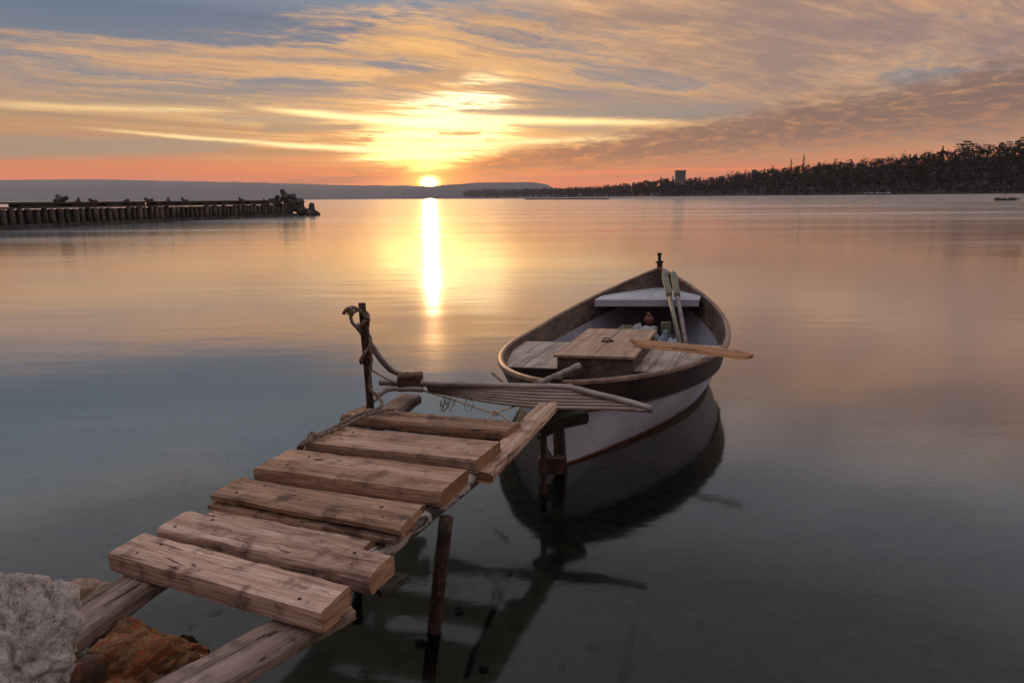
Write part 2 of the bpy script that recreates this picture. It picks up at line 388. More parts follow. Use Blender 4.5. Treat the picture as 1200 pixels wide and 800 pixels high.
M['pile'] = simple('sheet_pile_concrete', (0.03, 0.02, 0.017), (0.09, 0.066, 0.055), 1.2, 0.9, 0, 0.5, 0.03)
M['nail'] = simple('rusty_nail', (0.03, 0.015, 0.01), (0.06, 0.025, 0.015), 60, 0.7, 0.3)
M['gold'] = simple('faded_gold_paint', (0.42, 0.30, 0.12), (0.5, 0.38, 0.18), 40, 0.6)

def rockmat(name, stops, scale=4.0, wet=False, veins=None, bs=.6, strat=(1, 1, 1)):
    m, g, out = newmat(name); v, r = objcoord(g)
    v = g.vmul(v, strat)
    n = g.noise(v, scale, 8, 0.62, 0.4); n2 = g.noise(v, scale * 7, 6, 0.65)
    pit = g.sm(g.voro(g.vadd(v, g.vmul(g.noise(v, 9, 3, color=True), (.12, .12, .12))), scale * 4), 0.30, 0.08)
    crk = g.sm(g.voro(g.vadd(v, g.vmul(g.noise(v, 6, 4, color=True), (.2, .2, .2))), scale * 1.6, 'DISTANCE_TO_EDGE'), 0.035, 0.0)
    c = g.ramp(n * 0.6 + n2 * 0.4, stops)
    if veins: c = g.mix(g.sm(g.noise(g.vmul(v, (1, 1, 2.5)), scale * 1.1, 5, 0.6, 1.2), 0.5, 0.62), c, veins)
    crk = crk * g.sm(g.noise(v, scale * .8, 3), 0.45, 0.6)
    c = g.mix(crk * 0.7 + pit * g.sm(n, 0.5, 0.6) * 0.6, c, tuple(0.15 * k for k in stops[0][1]))
    principled(g, out, c, 0.35 if wet else 0.9, 0, n * 0.7 + n2 * 0.35 - crk * 0.5 - pit * 0.4, bs, 0.015, 0.3)
    return m
M['pale_rock'] = rockmat('pale_pitted_limestone', bs=.6, stops=[(0.34, (0.08, 0.06, 0.055)), (0.48, (0.25, 0.205, 0.185)), (0.66, (0.40, 0.34, 0.31))], scale=5)
M['tan_rock'] = rockmat('tan_rock', [(0.3, (0.10, 0.065, 0.045)), (0.5, (0.25, 0.165, 0.11)), (0.7, (0.36, 0.25, 0.17))], 6)
M['orange_rock'] = rockmat('orange_iron_rock', [(0.38, (0.03, 0.014, 0.008)), (0.5, (0.13, 0.06, 0.022)), (0.66, (0.27, 0.15, 0.065))], 5, veins=(0.20, 0.04, 0.010), bs=.35, strat=(.45, 1.2, 1.8))
M['dark_rock'] = rockmat('dark_weedy_rock', [(0.35, (0.008, 0.006, 0.005)), (0.5, (0.03, 0.02, 0.013)), (0.7, (0.10, 0.07, 0.045))], 8)

# ------------------------------------------------------------------ water, seabed
def water_mat():
    m, g, out = newmat('calm_sea_water')
    geo = g.node('ShaderNodeNewGeometry'); P = X(g, geo.outputs['Position'])
    px_, py_, pz_ = g.sep(P)
    dist = g.m('SQRT', px_ * px_ + py_ * py_)
    n1 = g.noise(g.vmul(P, (0.55, 1.5, 1.0)), 1.3, 3, 0.5)
    n2 = g.noise(g.vmul(P, (0.05, 0.22, 1.0)), 1.0, 4, 0.55)
    n3 = g.noise(g.vmul(P, (2.2, 5.0, 1.0)), 3.0, 3, 0.5)
    b = g.node('ShaderNodeBump'); b.inputs['Strength'].default_value = 0.5; b.inputs['Distance'].default_value = 0.02
    g.put(b.inputs['Height'], n1 * 0.28 + n3 * 0.06 + n2 * 2.3)
    lw = g.node('ShaderNodeLayerWeight'); lw.inputs['Blend'].default_value = 0.5; g.l.new(b.outputs[0], lw.inputs['Normal'])
    fac = g.sep(g.ramp(X(g, lw.outputs['Facing']), [(0.0, (.02,) * 3), (.384, (.03,) * 3), (.5, (.05,) * 3), (.625, (.135,) * 3), (.741, (.41,) * 3), (.861, (.86,) * 3), (.948, (.96,) * 3), (1.0, (1,) * 3)]))[0]
    gl = g.node('ShaderNodeBsdfGlossy'); g.put(gl.inputs['Color'], (1.0, 0.95, 0.90)); g.l.new(b.outputs[0], gl.inputs['Normal'])
    g.put(gl.inputs['Roughness'], g.sm(dist, 3, 60, 0.085, 0.14) + g.sm(g.noise(g.vmul(P, (0.012, 0.11, 1)), 1.0, 4), 0.45, 0.65) * 0.05)
    tr = g.node('ShaderNodeBsdfTransparent'); g.put(tr.inputs['Color'], (0.38, 0.42, 0.43))
    mx = g.node('ShaderNodeMixShader'); g.put(mx.inputs[0], fac); g.l.new(tr.outputs[0], mx.inputs[1]); g.l.new(gl.outputs[0], mx.inputs[2])
    g.l.new(mx.outputs[0], out.inputs[0]); return m
def seabed_mat():
    m, g, out = newmat('shade_tinted_seabed'); v, r = objcoord(g, False)
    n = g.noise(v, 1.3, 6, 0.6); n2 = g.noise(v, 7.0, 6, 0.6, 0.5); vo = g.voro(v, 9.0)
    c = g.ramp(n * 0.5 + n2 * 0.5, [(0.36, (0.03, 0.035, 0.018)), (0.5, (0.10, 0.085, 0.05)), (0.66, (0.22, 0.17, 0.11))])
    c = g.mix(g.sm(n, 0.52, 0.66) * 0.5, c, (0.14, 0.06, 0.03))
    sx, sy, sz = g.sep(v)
    weed = g.sm(sx * 0.8 + sy * 0.55 + (n - 0.5) * 2.5, 1.3, 2.9)  # dark zone painted into the colour for boat shade and deeper water
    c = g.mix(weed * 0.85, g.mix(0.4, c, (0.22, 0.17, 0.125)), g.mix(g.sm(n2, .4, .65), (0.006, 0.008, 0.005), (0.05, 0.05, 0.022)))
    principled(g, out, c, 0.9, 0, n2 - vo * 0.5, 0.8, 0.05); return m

def sheet(name, xs, ys, zf, mat, smooth=True):
    vs = [(x, y, zf(x, y)) for y in ys for x in xs]; nx = len(xs)
    fs = [(j * nx + i, j * nx + i + 1, (j + 1) * nx + i + 1, (j + 1) * nx + i) for j in range(len(ys) - 1) for i in range(nx - 1)]
    me = bpy.data.meshes.new(name); me.from_pydata(vs, [], fs)
    if smooth:
        for p in me.polygons: p.use_smooth = True
    return link(name, me, mat)
def spread(near, far, n, lo=None):
    return None
W = 8400
water = sheet('water', [-W, -300, -40, 0, 40, 300, W], [-W, -300, -20, 0, 20, 300, W], lambda x, y: 0.0, water_mat())
tag(water, kind='structure')
def bedz(x, y):
    s = y + 0.35 * x - 0.4
    z = 0.55 - s * 0.5 if s < 2.2 else -0.55 - (s - 2.2) * 0.085
    z = max(z, -3.0)
    if z > 1.2: z = 1.2
    if abs(x) < 30 and abs(y) < 30: z += 0.09 * noise.fractal(Vector((x * 1.1, y * 1.1, 0)), 0.7, 2.2, 5)
    return z
gx = [-W, -3000, -500, -100, -40] + [-20 + 0.25 * i for i in range(161)] + [40, 100, 500, 3000, W]
gy = [-W, -3000, -500, -60, -20] + [-6 + 0.25 * i for i in range(105)] + [40, 100, 500, 3000, W]
def bedz2(x, y):
    if abs(x) > 25 or y > 22: return -3.2
    return bedz(x, y)
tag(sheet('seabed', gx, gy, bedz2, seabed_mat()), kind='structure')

# loose stones on the seabed
def ico(sub):
    bm = bmesh.new(); bmesh.ops.create_icosphere(bm, subdivisions=sub, radius=1.0); return bm
def stones():
    bm = bmesh.new(); rr = random.Random(3)
    for i in range(260):
        x = rr.uniform(-3.5, 6.0); y = rr.uniform(1.9, 8.0); s = rr.uniform(0.012, 0.04)
        tmp = ico(2); mt = Matrix.Translation((x, y, bedz(x, y) + s * 0.2)) @ Matrix.Rotation(rr.uniform(0, 6), 4, 'Z') @ Matrix.Diagonal((s * rr.uniform(.8, 1.6), s, s * rr.uniform(.35, .7), 1))
        me = bpy.data.meshes.new('t')
        k = 0 if rr.random() < .6 else 1
        for v in tmp.verts: v.co *= 1 + 0.25 * noise.noise(v.co * 1.3 + Vector((i, 0, 0)))
        tmp.transform(mt)
        for f in tmp.faces: f.material_index = k
        for f in tmp.faces: f.smooth = True
        tmp.to_mesh(me); tmp.free(); bm.from_mesh(me); bpy.data.meshes.remove(me)
    o = link('sunken_stones', mesh_bm(bm), [M['dark_rock'], M['dark_rock'], M['tan_rock']])
    tag(o, 'stones and pebbles lying on the dark seabed under shallow water', 'stones', kind='stuff')
stones()

# ------------------------------------------------------------------ distant land
def land_mat(name, c1, c2, scale):
    m, g, out = newmat(name); v, r = objcoord(g, False)
    principled(g, out, g.mix(g.sm(g.noise(v, scale, 6, 0.6), .35, .65), c1, c2), 0.95, 0, None); return m
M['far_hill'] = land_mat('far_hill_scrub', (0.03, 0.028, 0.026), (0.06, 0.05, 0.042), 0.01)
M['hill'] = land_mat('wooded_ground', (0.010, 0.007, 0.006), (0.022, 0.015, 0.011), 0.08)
M['sand'] = simple('beach_sand', (0.20, 0.15, 0.125), (0.27, 0.205, 0.17), 0.3, 0.95, 0, 0.1, 0.1)
def interp(T, x):
    if x <= T[0][0]: return T[0][1]
    for (a, va), (b, vb) in zip(T, T[1:]):
        if x <= b: return va + (vb - va) * (x - a) / (b - a)
    return T[-1][1]
def ridge(name, prof, Y, depth, x0, x1, step, seed):
    rows = [[], [], [], []]
    px = x0
    while px <= x1:
        yy = interp(prof, px)
        p = at(px, yy, Y=Y)
        hgt = max(p.z, 1.0) + noise.noise(Vector((px * 0.35, seed, 0))) * Y * 0.0006 + noise.noise(Vector((px * 0.06, seed, 5))) * Y * 0.0007
        hgt = max(hgt, 2.0)
        f = (Y - depth) / Y
        rows[0].append((p.x * f, Y * f, -3.0)); rows[1].append((p.x * (1 + f) / 2, Y * (1 + f) / 2, hgt * 0.62))
        rows[2].append((p.x, Y, hgt)); rows[3].append((p.x * 1.12, Y * 1.12, -3.0))
        px += step
    n = len(rows[0]); vs = [v for r_ in rows for v in r_]
    fs = [(j * n + i, j * n + i + 1, (j + 1) * n + i + 1, (j + 1) * n + i) for j in range(3) for i in range(n - 1)]
    me = bpy.data.meshes.new(name); me.from_pydata(vs, [], fs)
    return tag(link(name, me, M['far_hill']), kind='structure')
ridge('far_hills', [(-300, 213), (0, 211), (110, 210), (200, 212), (300, 214), (400, 217), (470, 217.5), (520, 219), (600, 222), (700, 226)], 6500, 900, -280, 700, 1.5, 1)
ridge('distant_headland', [(470, 222), (520, 217), (560, 214), (625, 213.5), (640, 216), (650, 221), (668, 226), (690, 229)], 4800, 500, 470, 690, 1.5, 2)

SHORE = [(520, 2200), (580, 1700), (640, 1150), (700, 800), (760, 540), (820, 440), (900, 340), (1000, 275), (1200, 205), (1500, 160), (2200, 120), (4200, 60)]
TOPS = [(520, 231), (560, 226), (600, 223), (640, 221), (690, 219), (730, 215), (770, 209), (830, 208), (870, 201), (905, 197), (960, 192), (1010, 187), (1060, 183), (1100, 178), (1150, 174), (1200, 170), (1300, 160), (1600, 140), (4200, 60)]
TREEPX = 9.0
def land_pt(px, u):
    """u 0 = waterline, 1 = ridge"""
    D = interp(SHORE, px); back = D * 0.42 + 30
    s = at(px, 300, Y=D); d = Vector((s.x, s.y, 0))
    rl = at(px, interp(TOPS, px) + TREEPX, Y=D + back).z
    rl = max(rl, 3.0)
    if u < 0.10: z = -0.4 + u / 0.10 * 2.2
    elif u < 0.22: z = 1.8 + (u - .10) * 4
    else: z = 2.28 + (rl - 2.28) * ((u - .22) / .78) ** 0.85
    p = d * ((D + back * u) / D)
    return Vector((p.x, p.y, z))
def coast():
    pxs = [520 + 8 * i for i in range(120)] + [1500, 1600, 1800, 2200, 3000, 4200]
    us = [0, 0.03, 0.10, 0.16, 0.22, 0.35, 0.5, 0.65, 0.8, 0.9, 1.0]
    vs, fs = [], []
    for px in pxs:
        for u in us: vs.append(land_pt(px, u))
        e = land_pt(px, 1.0); vs.append(Vector((e.x * 1.25, e.y * 1.25, e.z * 1.02)))
        vs.append(Vector((e.x * 1.8, e.y * 1.8, -3)))
    m = len(us) + 2
    for i in range(len(pxs) - 1):
        for j in range(m - 1): fs.append((i * m + j, (i + 1) * m + j, (i + 1) * m + j + 1, i * m + j + 1))
    me = bpy.data.meshes.new('coastal_hill'); me.from_pydata(vs, [], fs)
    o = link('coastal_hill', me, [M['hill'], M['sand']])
    for k, p in enumerate(me.polygons):
        p.use_smooth = True
        if k % (m - 1) < 3: p.material_index = 1
    tag(o, kind='structure')
coast()

def leafmat(name, c1, c2):
    m, g, out = newmat(name); geo = g.node('ShaderNodeNewGeometry')
    ri = X(g, geo.outputs['Random Per Island'])
    principled(g, out, g.mix(ri, c1, c2), 0.9, 0, None, spec=0.1); return m
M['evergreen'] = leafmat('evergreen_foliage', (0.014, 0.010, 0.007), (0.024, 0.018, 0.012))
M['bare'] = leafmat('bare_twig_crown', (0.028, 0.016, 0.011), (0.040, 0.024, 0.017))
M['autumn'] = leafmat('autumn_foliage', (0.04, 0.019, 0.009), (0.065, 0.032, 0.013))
M['bark'] = simple('dark_bark', (0.02, 0.014, 0.01), (0.05, 0.035, 0.026), 3, 0.9)
def leaf_pts(rr, kind, n):
    """clump positions and sizes in a crown of unit height"""
    out = []
    lobes = []
    if kind == 'round':
        for i in range(6):
            a = rr.uniform(0, 6.28); lobes.append((Vector((cos(a) * rr.uniform(0.05, .27), sin(a) * rr.uniform(.05, .27), rr.uniform(.42, .82))), rr.uniform(.13, .24)))
    for i in range(n):
        if kind == 'round':
            c, r_ = rr.choice(lobes); d = Vector((rr.gauss(0, 1), rr.gauss(0, 1), rr.gauss(0, 1))).normalized() * r_ * rr.uniform(.5, 1.05)
            p = c + d
        elif kind == 'poplar':
            h = rr.uniform(.12, 1); w = 0.10 * (1 - abs(h - .5) * 1.5) + .015; a = rr.uniform(0, 6.28)
            p = Vector((cos(a) * w * rr.uniform(.3, 1), sin(a) * w * rr.uniform(.3, 1), h))
        elif kind == 'cone':
            h = rr.uniform(.12, 1); w = 0.26 * (1 - h) ** .8 * (0.75 + .35 * math.sin(h * 40)); a = rr.uniform(0, 6.28)
            p = Vector((cos(a) * w * rr.uniform(.4, 1), sin(a) * w * rr.uniform(.4, 1), h))
        else:   # flat-topped pine, in layers
            L = rr.choice(((.62, .30), (.78, .36), (.93, .22), (.5, .18))); a = rr.uniform(0, 6.28); w = L[1] * math.sqrt(rr.random())
            p = Vector((cos(a) * w + .06 * L[0], sin(a) * w, L[0] + rr.uniform(-.04, .05) - w * .1))
        out.append(p)
    return out
def crown_into(bm, rr, kind, n, size, mat=0, M4=None):
    for p in leaf_pts(rr, kind, n):
        a = Vector((rr.gauss(0, 1), rr.gauss(0, 1), rr.gauss(0, .6))).normalized(); b = frame_for(a)[0]
        s = size * rr.uniform(.6, 1.3)
        q = [p + a * s, p + b * s * .8, p - a * s * rr.uniform(.5, 1), p - b * s * .8]
        if M4 is not None: q = [M4 @ v for v in q]
        f = bm.faces.new([bm.verts.new(v) for v in q]); f.material_index = mat
def trunk_into(bm, rr, kind, mat=0):
    top = .95 if kind in ('poplar', 'cone') else .6
    add_tube(bm, [(0, 0, -.05), (.01, 0, .3), (.0, .01, top)], [.022, .017, .005], 5)
    if kind != 'cone':
        for i in range(7):
            a = rr.uniform(0, 6.28); h = rr.uniform(.25, .55); rad = .1 if kind == 'poplar' else .26
            add_tube(bm, [(0, 0, h), (cos(a) * rad * .5, sin(a) * rad * .5, h + .13), (cos(a) * rad, sin(a) * rad, h + .30)], [.009, .006, .002], 4)
PROTO = {}
def tree(kind, mat, var, loc, h, label, cat='tree', group=None):
    key = (kind, mat, var)
    root = empty({'cone': 'conifer_tree', 'flat': 'pine_tree', 'poplar': 'poplar_tree', 'round': 'broadleaf_tree'}[kind], loc, (0, 0, random.uniform(0, 6)))
    root.scale = (h, h, h)
    if key not in PROTO:
        rr = random.Random(hash(kind) % 7 + var * 31 + len(PROTO))
        b1 = bmesh.new(); trunk_into(b1, rr, kind); b2 = bmesh.new()
        crown_into(b2, rr, kind, {'round': 380, 'poplar': 170, 'cone': 240, 'flat': 300}[kind], .06 if mat != 'bare' else .035)
        PROTO[key] = (mesh_bm(b1), mesh_bm(b2))
        PROTO[key][0].materials.append(M['bark']); PROTO[key][1].materials.append(M[mat])
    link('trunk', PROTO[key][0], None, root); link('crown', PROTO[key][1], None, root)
    return tag(root, label, cat, group)
def ground_at(px, u): return land_pt(px, u)
def hpx(px, u, n): return n * (land_pt(px, u).length) / 830
# individual trees the photograph lets you tell apart
tree('poplar', 'bare', 0, ground_at(919, .97), hpx(919, .97, 17), 'shorter bare poplar on the wooded ridge, left one of the pair')
tree('poplar', 'bare', 1, ground_at(933, .97), hpx(933, .97, 20), 'taller bare poplar on the wooded ridge, right one of the pair')
for px, u, n, lb in ((940, .30, 21, 'rusty autumn tree by the beach, leftmost and greenest of four'), (968, .30, 19, 'dull orange autumn tree by the beach, second from the left'),
                     (996, .30, 24, 'orange-brown autumn tree by the beach, third from the left'), (1072, .34, 26, 'tawny round autumn tree above the beach, rightmost of four')):
    for_k = px % 3
    tree('round', 'autumn', for_k, ground_at(px, u), hpx(px, u, n), lb)
ORD = ['first', 'second', 'third', 'fourth', 'fifth', 'sixth', 'seventh', 'eighth', 'ninth', 'tenth', 'eleventh', 'twelfth', 'thirteenth', 'fourteenth', 'fifteenth', 'sixteenth']
def nth(px, all_px): return ORD[sorted(all_px).index(px)]
HIGH = [1090, 1108, 1116, 1124, 1138, 1146, 1164, 1174, 1182, 1193, 1156, 1132, 1205]
for i, (px, n, k, mt) in enumerate([(1090, 15, 'cone', 'evergreen'), (1108, 16, 'flat', 'evergreen'), (1116, 18, 'flat', 'evergreen'), (1124, 15, 'flat', 'evergreen'),
        (1138, 13, 'flat', 'evergreen'), (1146, 12, 'flat', 'evergreen'), (1164, 14, 'flat', 'evergreen'), (1174, 15, 'round', 'evergreen'), (1182, 17, 'flat', 'evergreen'), (1193, 18, 'cone', 'evergreen'),
        (1156, 14, 'round', 'evergreen'), (1132, 13, 'round', 'evergreen'), (1205, 15, 'flat', 'evergreen')]):
    tree(k, mt, i % 3, ground_at(px, 1.0), hpx(px, 1.0, n - 1), {'cone': 'pointed dark conifer on the high right ridge, %s evergreen from the left' % nth(px, HIGH),
         'flat': 'layered dark pine on the high right ridge, %s evergreen from the left' % nth(px, HIGH), 'round': 'rounded dark evergreen on the high right ridge, %s evergreen from the left' % nth(px, HIGH)}[k], group='evergreens on the high ridge')
SKY = [948, 957, 968, 984, 1002, 1016, 1032, 1048, 1062, 1074, 880, 866, 850, 838, 900, 890]
for i, px in enumerate(SKY):
    tree('round', 'bare', i % 3, ground_at(px, 1.0), hpx(px, 1.0, 9 + (i * 7) % 5), 'bare brown tree on the ridge skyline, %s of sixteen right of the hotel' % nth(px, SKY), group='bare trees along the skyline')
LOWT = [690, 697, 702, 741, 756, 763, 775, 782, 812, 820, 828]
for i, px in enumerate(LOWT):
    tree('round' if i % 3 else 'cone', 'evergreen' if i % 3 == 0 else 'bare', i % 3, ground_at(px, 1.0), hpx(px, 1.0, 8 + (i * 5) % 5),
         'small dark tree on the low ridge near the hotel, %s of eleven from the left' % nth(px, LOWT), group='small trees on the low ridge')
def woodland():
    bm = bmesh.new(); rr = random.Random(11)
    for i in range(4300):
        px = 545 + 760 * rr.random() ** .9; u = 0.19 + .83 * rr.random() ** 1.25
        p = land_pt(px, u); D = p.length; h = D / 830 * rr.uniform(6, 10.5)
        if u < .28: h *= .7
        kind = rr.choice(('round', 'round', 'cone', 'round', 'flat'))
        q = rr.random(); mat = 0 if kind in ('cone', 'flat') or q < .25 else (2 if q > .985 else 1)
        crown_into(bm, rr, kind, 46, .12, mat, Matrix.Translation(p) @ Matrix.Rotation(rr.uniform(0, 6), 4, 'Z') @ Matrix.Diagonal((h, h, h, 1)))
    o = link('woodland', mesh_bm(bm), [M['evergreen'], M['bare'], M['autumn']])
    tag(o, 'dark mixed woodland covering the long hill behind the beach', 'woodland', kind='stuff')
woodland()

# hotel block above the trees
M['facade'] = simple('pale_facade', (0.20, 0.16, 0.16), (0.25, 0.21, 0.21), 0.3, 0.9)
M['window_dark'] = simple('dark_window', (0.05, 0.05, 0.06), (0.07, 0.07, 0.08), 1, 0.3)
M['roofd'] = simple('dark_roof', (0.04, 0.03, 0.028), (0.06, 0.05, 0.045), 1, 0.9)
def hotel():
    D = 560.0
    c = at(797, 207, Y=D); base_z = land_pt(797, 1.0).z
    root = empty('hotel_block', (c.x, D, base_z), (0, 0, R(-10)))
    tag(root, 'square grey hotel block rising above the trees on the ridge', 'building')
    s = D / 800; wd = 11.5 * s; top = at(797, 201, Y=D).z - base_z
    bm = bmesh.new(); add_box(bm, (0, 0, top / 2), (wd, 8, top)); link('wall', mesh_bm(bm), M['facade'], root)
    bm = bmesh.new(); add_box(bm, (0, 0, top + .35), (wd + .7, 8.7, .7)); link('roof', mesh_bm(bm), M['roofd'], root)
    wb = bmesh.new(); add_box(wb, (0, 0, 0), (wd / 7 * .62, .3, .8)); wm = mesh_bm(wb); wm.materials.append(M['window_dark'])
    for r_ in range(7):
        for k in range(7):
            link('window', wm, None, root, ((k - 3) * wd / 7.2, -4.05, top - 1.0 - r_ * 1.45))
hotel()
def cottage(px, u, w, h, label):
    p = land_pt(px, u); root = empty('beach_house', p, (0, 0, math.atan2(-p.x, p.y)))
    tag(root, label, 'house')
    s = p.length / 830; w *= s; h *= s
    bm = bmesh.new(); add_box(bm, (0, 0, h / 2 - .3), (w, w * .5, h + .6)); link('wall', mesh_bm(bm), M['seat_paint'], root)
    bm = bmesh.new(); v = [bm.verts.new(q) for q in ((-w * .54, -w * .3, h), (w * .54, -w * .3, h), (w * .54, w * .3, h), (-w * .54, w * .3, h), (-w * .5, 0, h * 1.4), (w * .5, 0, h * 1.4))]
    for f in ((0, 1, 5, 4), (2, 3, 4, 5), (0, 4, 3), (1, 2, 5), (0, 3, 2, 1)): bm.faces.new([v[i] for i in f])
    link('roof', mesh_bm(bm), M['roofd'], root)
    bm = bmesh.new(); add_box(bm, (0, 0, 0), (w * .5, .2, h * .35)); link('window', mesh_bm(bm), M['window_dark'], root, (0, -w * .25 - .06, h * .55))
for px, u, w, h, lb in ((764, .24, 9, 2.5, 'low white beach house at the foot of the hill below the hotel block'), (863, .23, 7, 2.6, 'small white beach house standing alone before the wood'),
                        (808, .24, 5, 2.0, 'tiny pale beach house right of the hotel block'), (712, .24, 7, 1.8, 'low pale shed far along the shore, leftmost of the beach houses'),
                        (1124, .62, 7, 2.0, 'pale roofed villa half hidden among the trees high on the hill')):
    cottage(px, u, w, h, lb)
M['car_white'] = simple('car_paint_white', (0.5, 0.5, 0.52), (0.6, 0.6, 0.62), 1, 0.3); M['tyre'] = simple('tyre_rubber', (.01, .01, .01), (.02, .02, .02), 5, .9)
def car_meshes():
    b = bmesh.new(); add_box(b, (0, 0, .62), (4.3, 1.75, .65)); bmesh.ops.bevel(b, geom=b.edges[:], offset=.15, segments=2, affect='EDGES')
    c = bmesh.new(); vs = add_box(c, (-.1, 0, 1.17), (2.5, 1.6, .55))
    for v in vs:
        if v.co.z > 1.2: v.co.x = v.co.x * .72; v.co.y *= .85
    w = bmesh.new(); bmesh.ops.create_cone(w, cap_ends=True, segments=14, radius1=.33, radius2=.33, depth=.22, matrix=Matrix.Rotation(pi / 2, 4, 'X'))
    out = [mesh_bm(b, True), mesh_bm(c), mesh_bm(w)]
    for me, k in zip(out, ('car_white', 'window_dark', 'tyre')): me.materials.append(M[k])
    return out
CM = car_meshes()
for i, (px, lb) in enumerate(((1011, 'tiny parked car behind the beach, leftmost of four'), (1018, 'tiny parked car behind the beach, second of four'), (1025, 'tiny parked car behind the beach, third of four'), (1034, 'tiny parked car behind the beach, rightmost of four'))):
    p = land_pt(px, .21); r_ = empty('parked_car', p, (0, 0, R((20, -15, 5, 60)[i]))); tag(r_, lb, 'car', 'cars parked behind the beach'); r_.scale = (.8, .8, .8)
    link('body', CM[0], None, r_); link('cabin', CM[1], None, r_)
    for wx in (-1.35, 1.35):
        for wy in (-.8, .8): link('wheel', CM[2], None, r_, (wx, wy, .33))
# mast
p = land_pt(1190, 1.0); Lm = p.length / 830
bm = bmesh.new(); add_tube(bm, [(0, 0, 0), (0, 0, 24 * Lm)], [.5 * Lm, .14 * Lm], 6)
for k in (.7, .8, .9): add_box(bm, (0, 0, 24 * Lm * k), (1.8 * Lm, .2, .2))
tag(link('radio_mast', mesh_bm(bm), M['rust_dark'], None, p), 'thin radio mast rising over the trees at the far right', 'mast')
# low jetty and rocky groyne far off
bm = bmesh.new(); a, b_ = at(617, 233.2, Y=700), at(712, 233.2, Y=600)
d = (b_ - a); add_box(bm, (a + b_) / 2 * 1 - Vector((0, 0, ((a + b_) / 2).z)), (d.length, 5, 1.9), Matrix.Rotation(math.atan2(d.y, d.x), 3, 'Z'))
bmesh.ops.subdivide_edges(bm, edges=bm.edges[:], cuts=12)
for v in bm.verts: v.co.z += .35 * noise.noise(v.co * .3)
tag(link('low_jetty', mesh_bm(bm), M['concrete']), 'long low dark jetty lying far out on the water, right of the sun', 'jetty')
def rockmesh(seed, sub=4, rough=.35, ridgek=.2, fine=.05, freq=1.0, flat=0.0, crag=0.0, cs=2.0):
    bm = ico(sub); o = Vector((seed * 7.3, seed * 1.7, seed * 3.1))
    for v in bm.verts:
        n = v.co.normalized()
        # cut faces
        d = 1.0
        for k in range(7):
            rr = random.Random(seed * 31 + k); pn = Vector((rr.gauss(0, 1), rr.gauss(0, 1), rr.gauss(0, .8))).normalized()
            q = n.dot(pn)
            if q > .55: d = min(d, .62 / q + .06)
        d = d * (1 - flat) + flat
        f = noise.fractal(n * freq * 1.6 + o, 1.25, 2.1, 6) * rough
        cell = noise.cell_vector(n * 3 + o)
        r_ = abs(noise.noise(n * freq * 4 + o)) ; f -= (0.25 - min(r_, .25)) * ridgek * 3
        f += noise.fractal(n * freq * 9 + o, .6, 2.2, 4) * fine
        if crag:
            w = n + Vector((noise.noise(n * 3 + o), noise.noise(n * 3 - o), noise.noise(n * 3 + o * 2))) * .22
            for lv, am in ((cs, 1.0), (cs * 2.6, .45)):
                dd, pp = noise.voronoi(w * lv + o)
                e = dd[1] - dd[0]
                f += crag * am * (noise.cell(pp[0] * 7.0 + o) * 1.0 - .5 - 1.1 * exp(-(e / .07) ** 2))
        v.co = n * d * (1 + f)
    return mesh_bm(bm, True)
gm = rockmesh(5, 2); gm.materials.append(M['concrete'])
gr = empty('rocky_groyne', land_pt(1180, .02) + Vector((0, 0, .2))); tag(gr, 'low dark rocky groyne at the end of the beach, far right', 'groyne')
for i in range(12):
    o = link('rock', gm, None, gr, (-5 + i * 2.4, random.uniform(-1, 1), .1)); s = random.uniform(.8, 1.8); o.scale = (s * 1.4, s, s * .6); o.rotation_euler = (0, 0, random.uniform(0, 6))

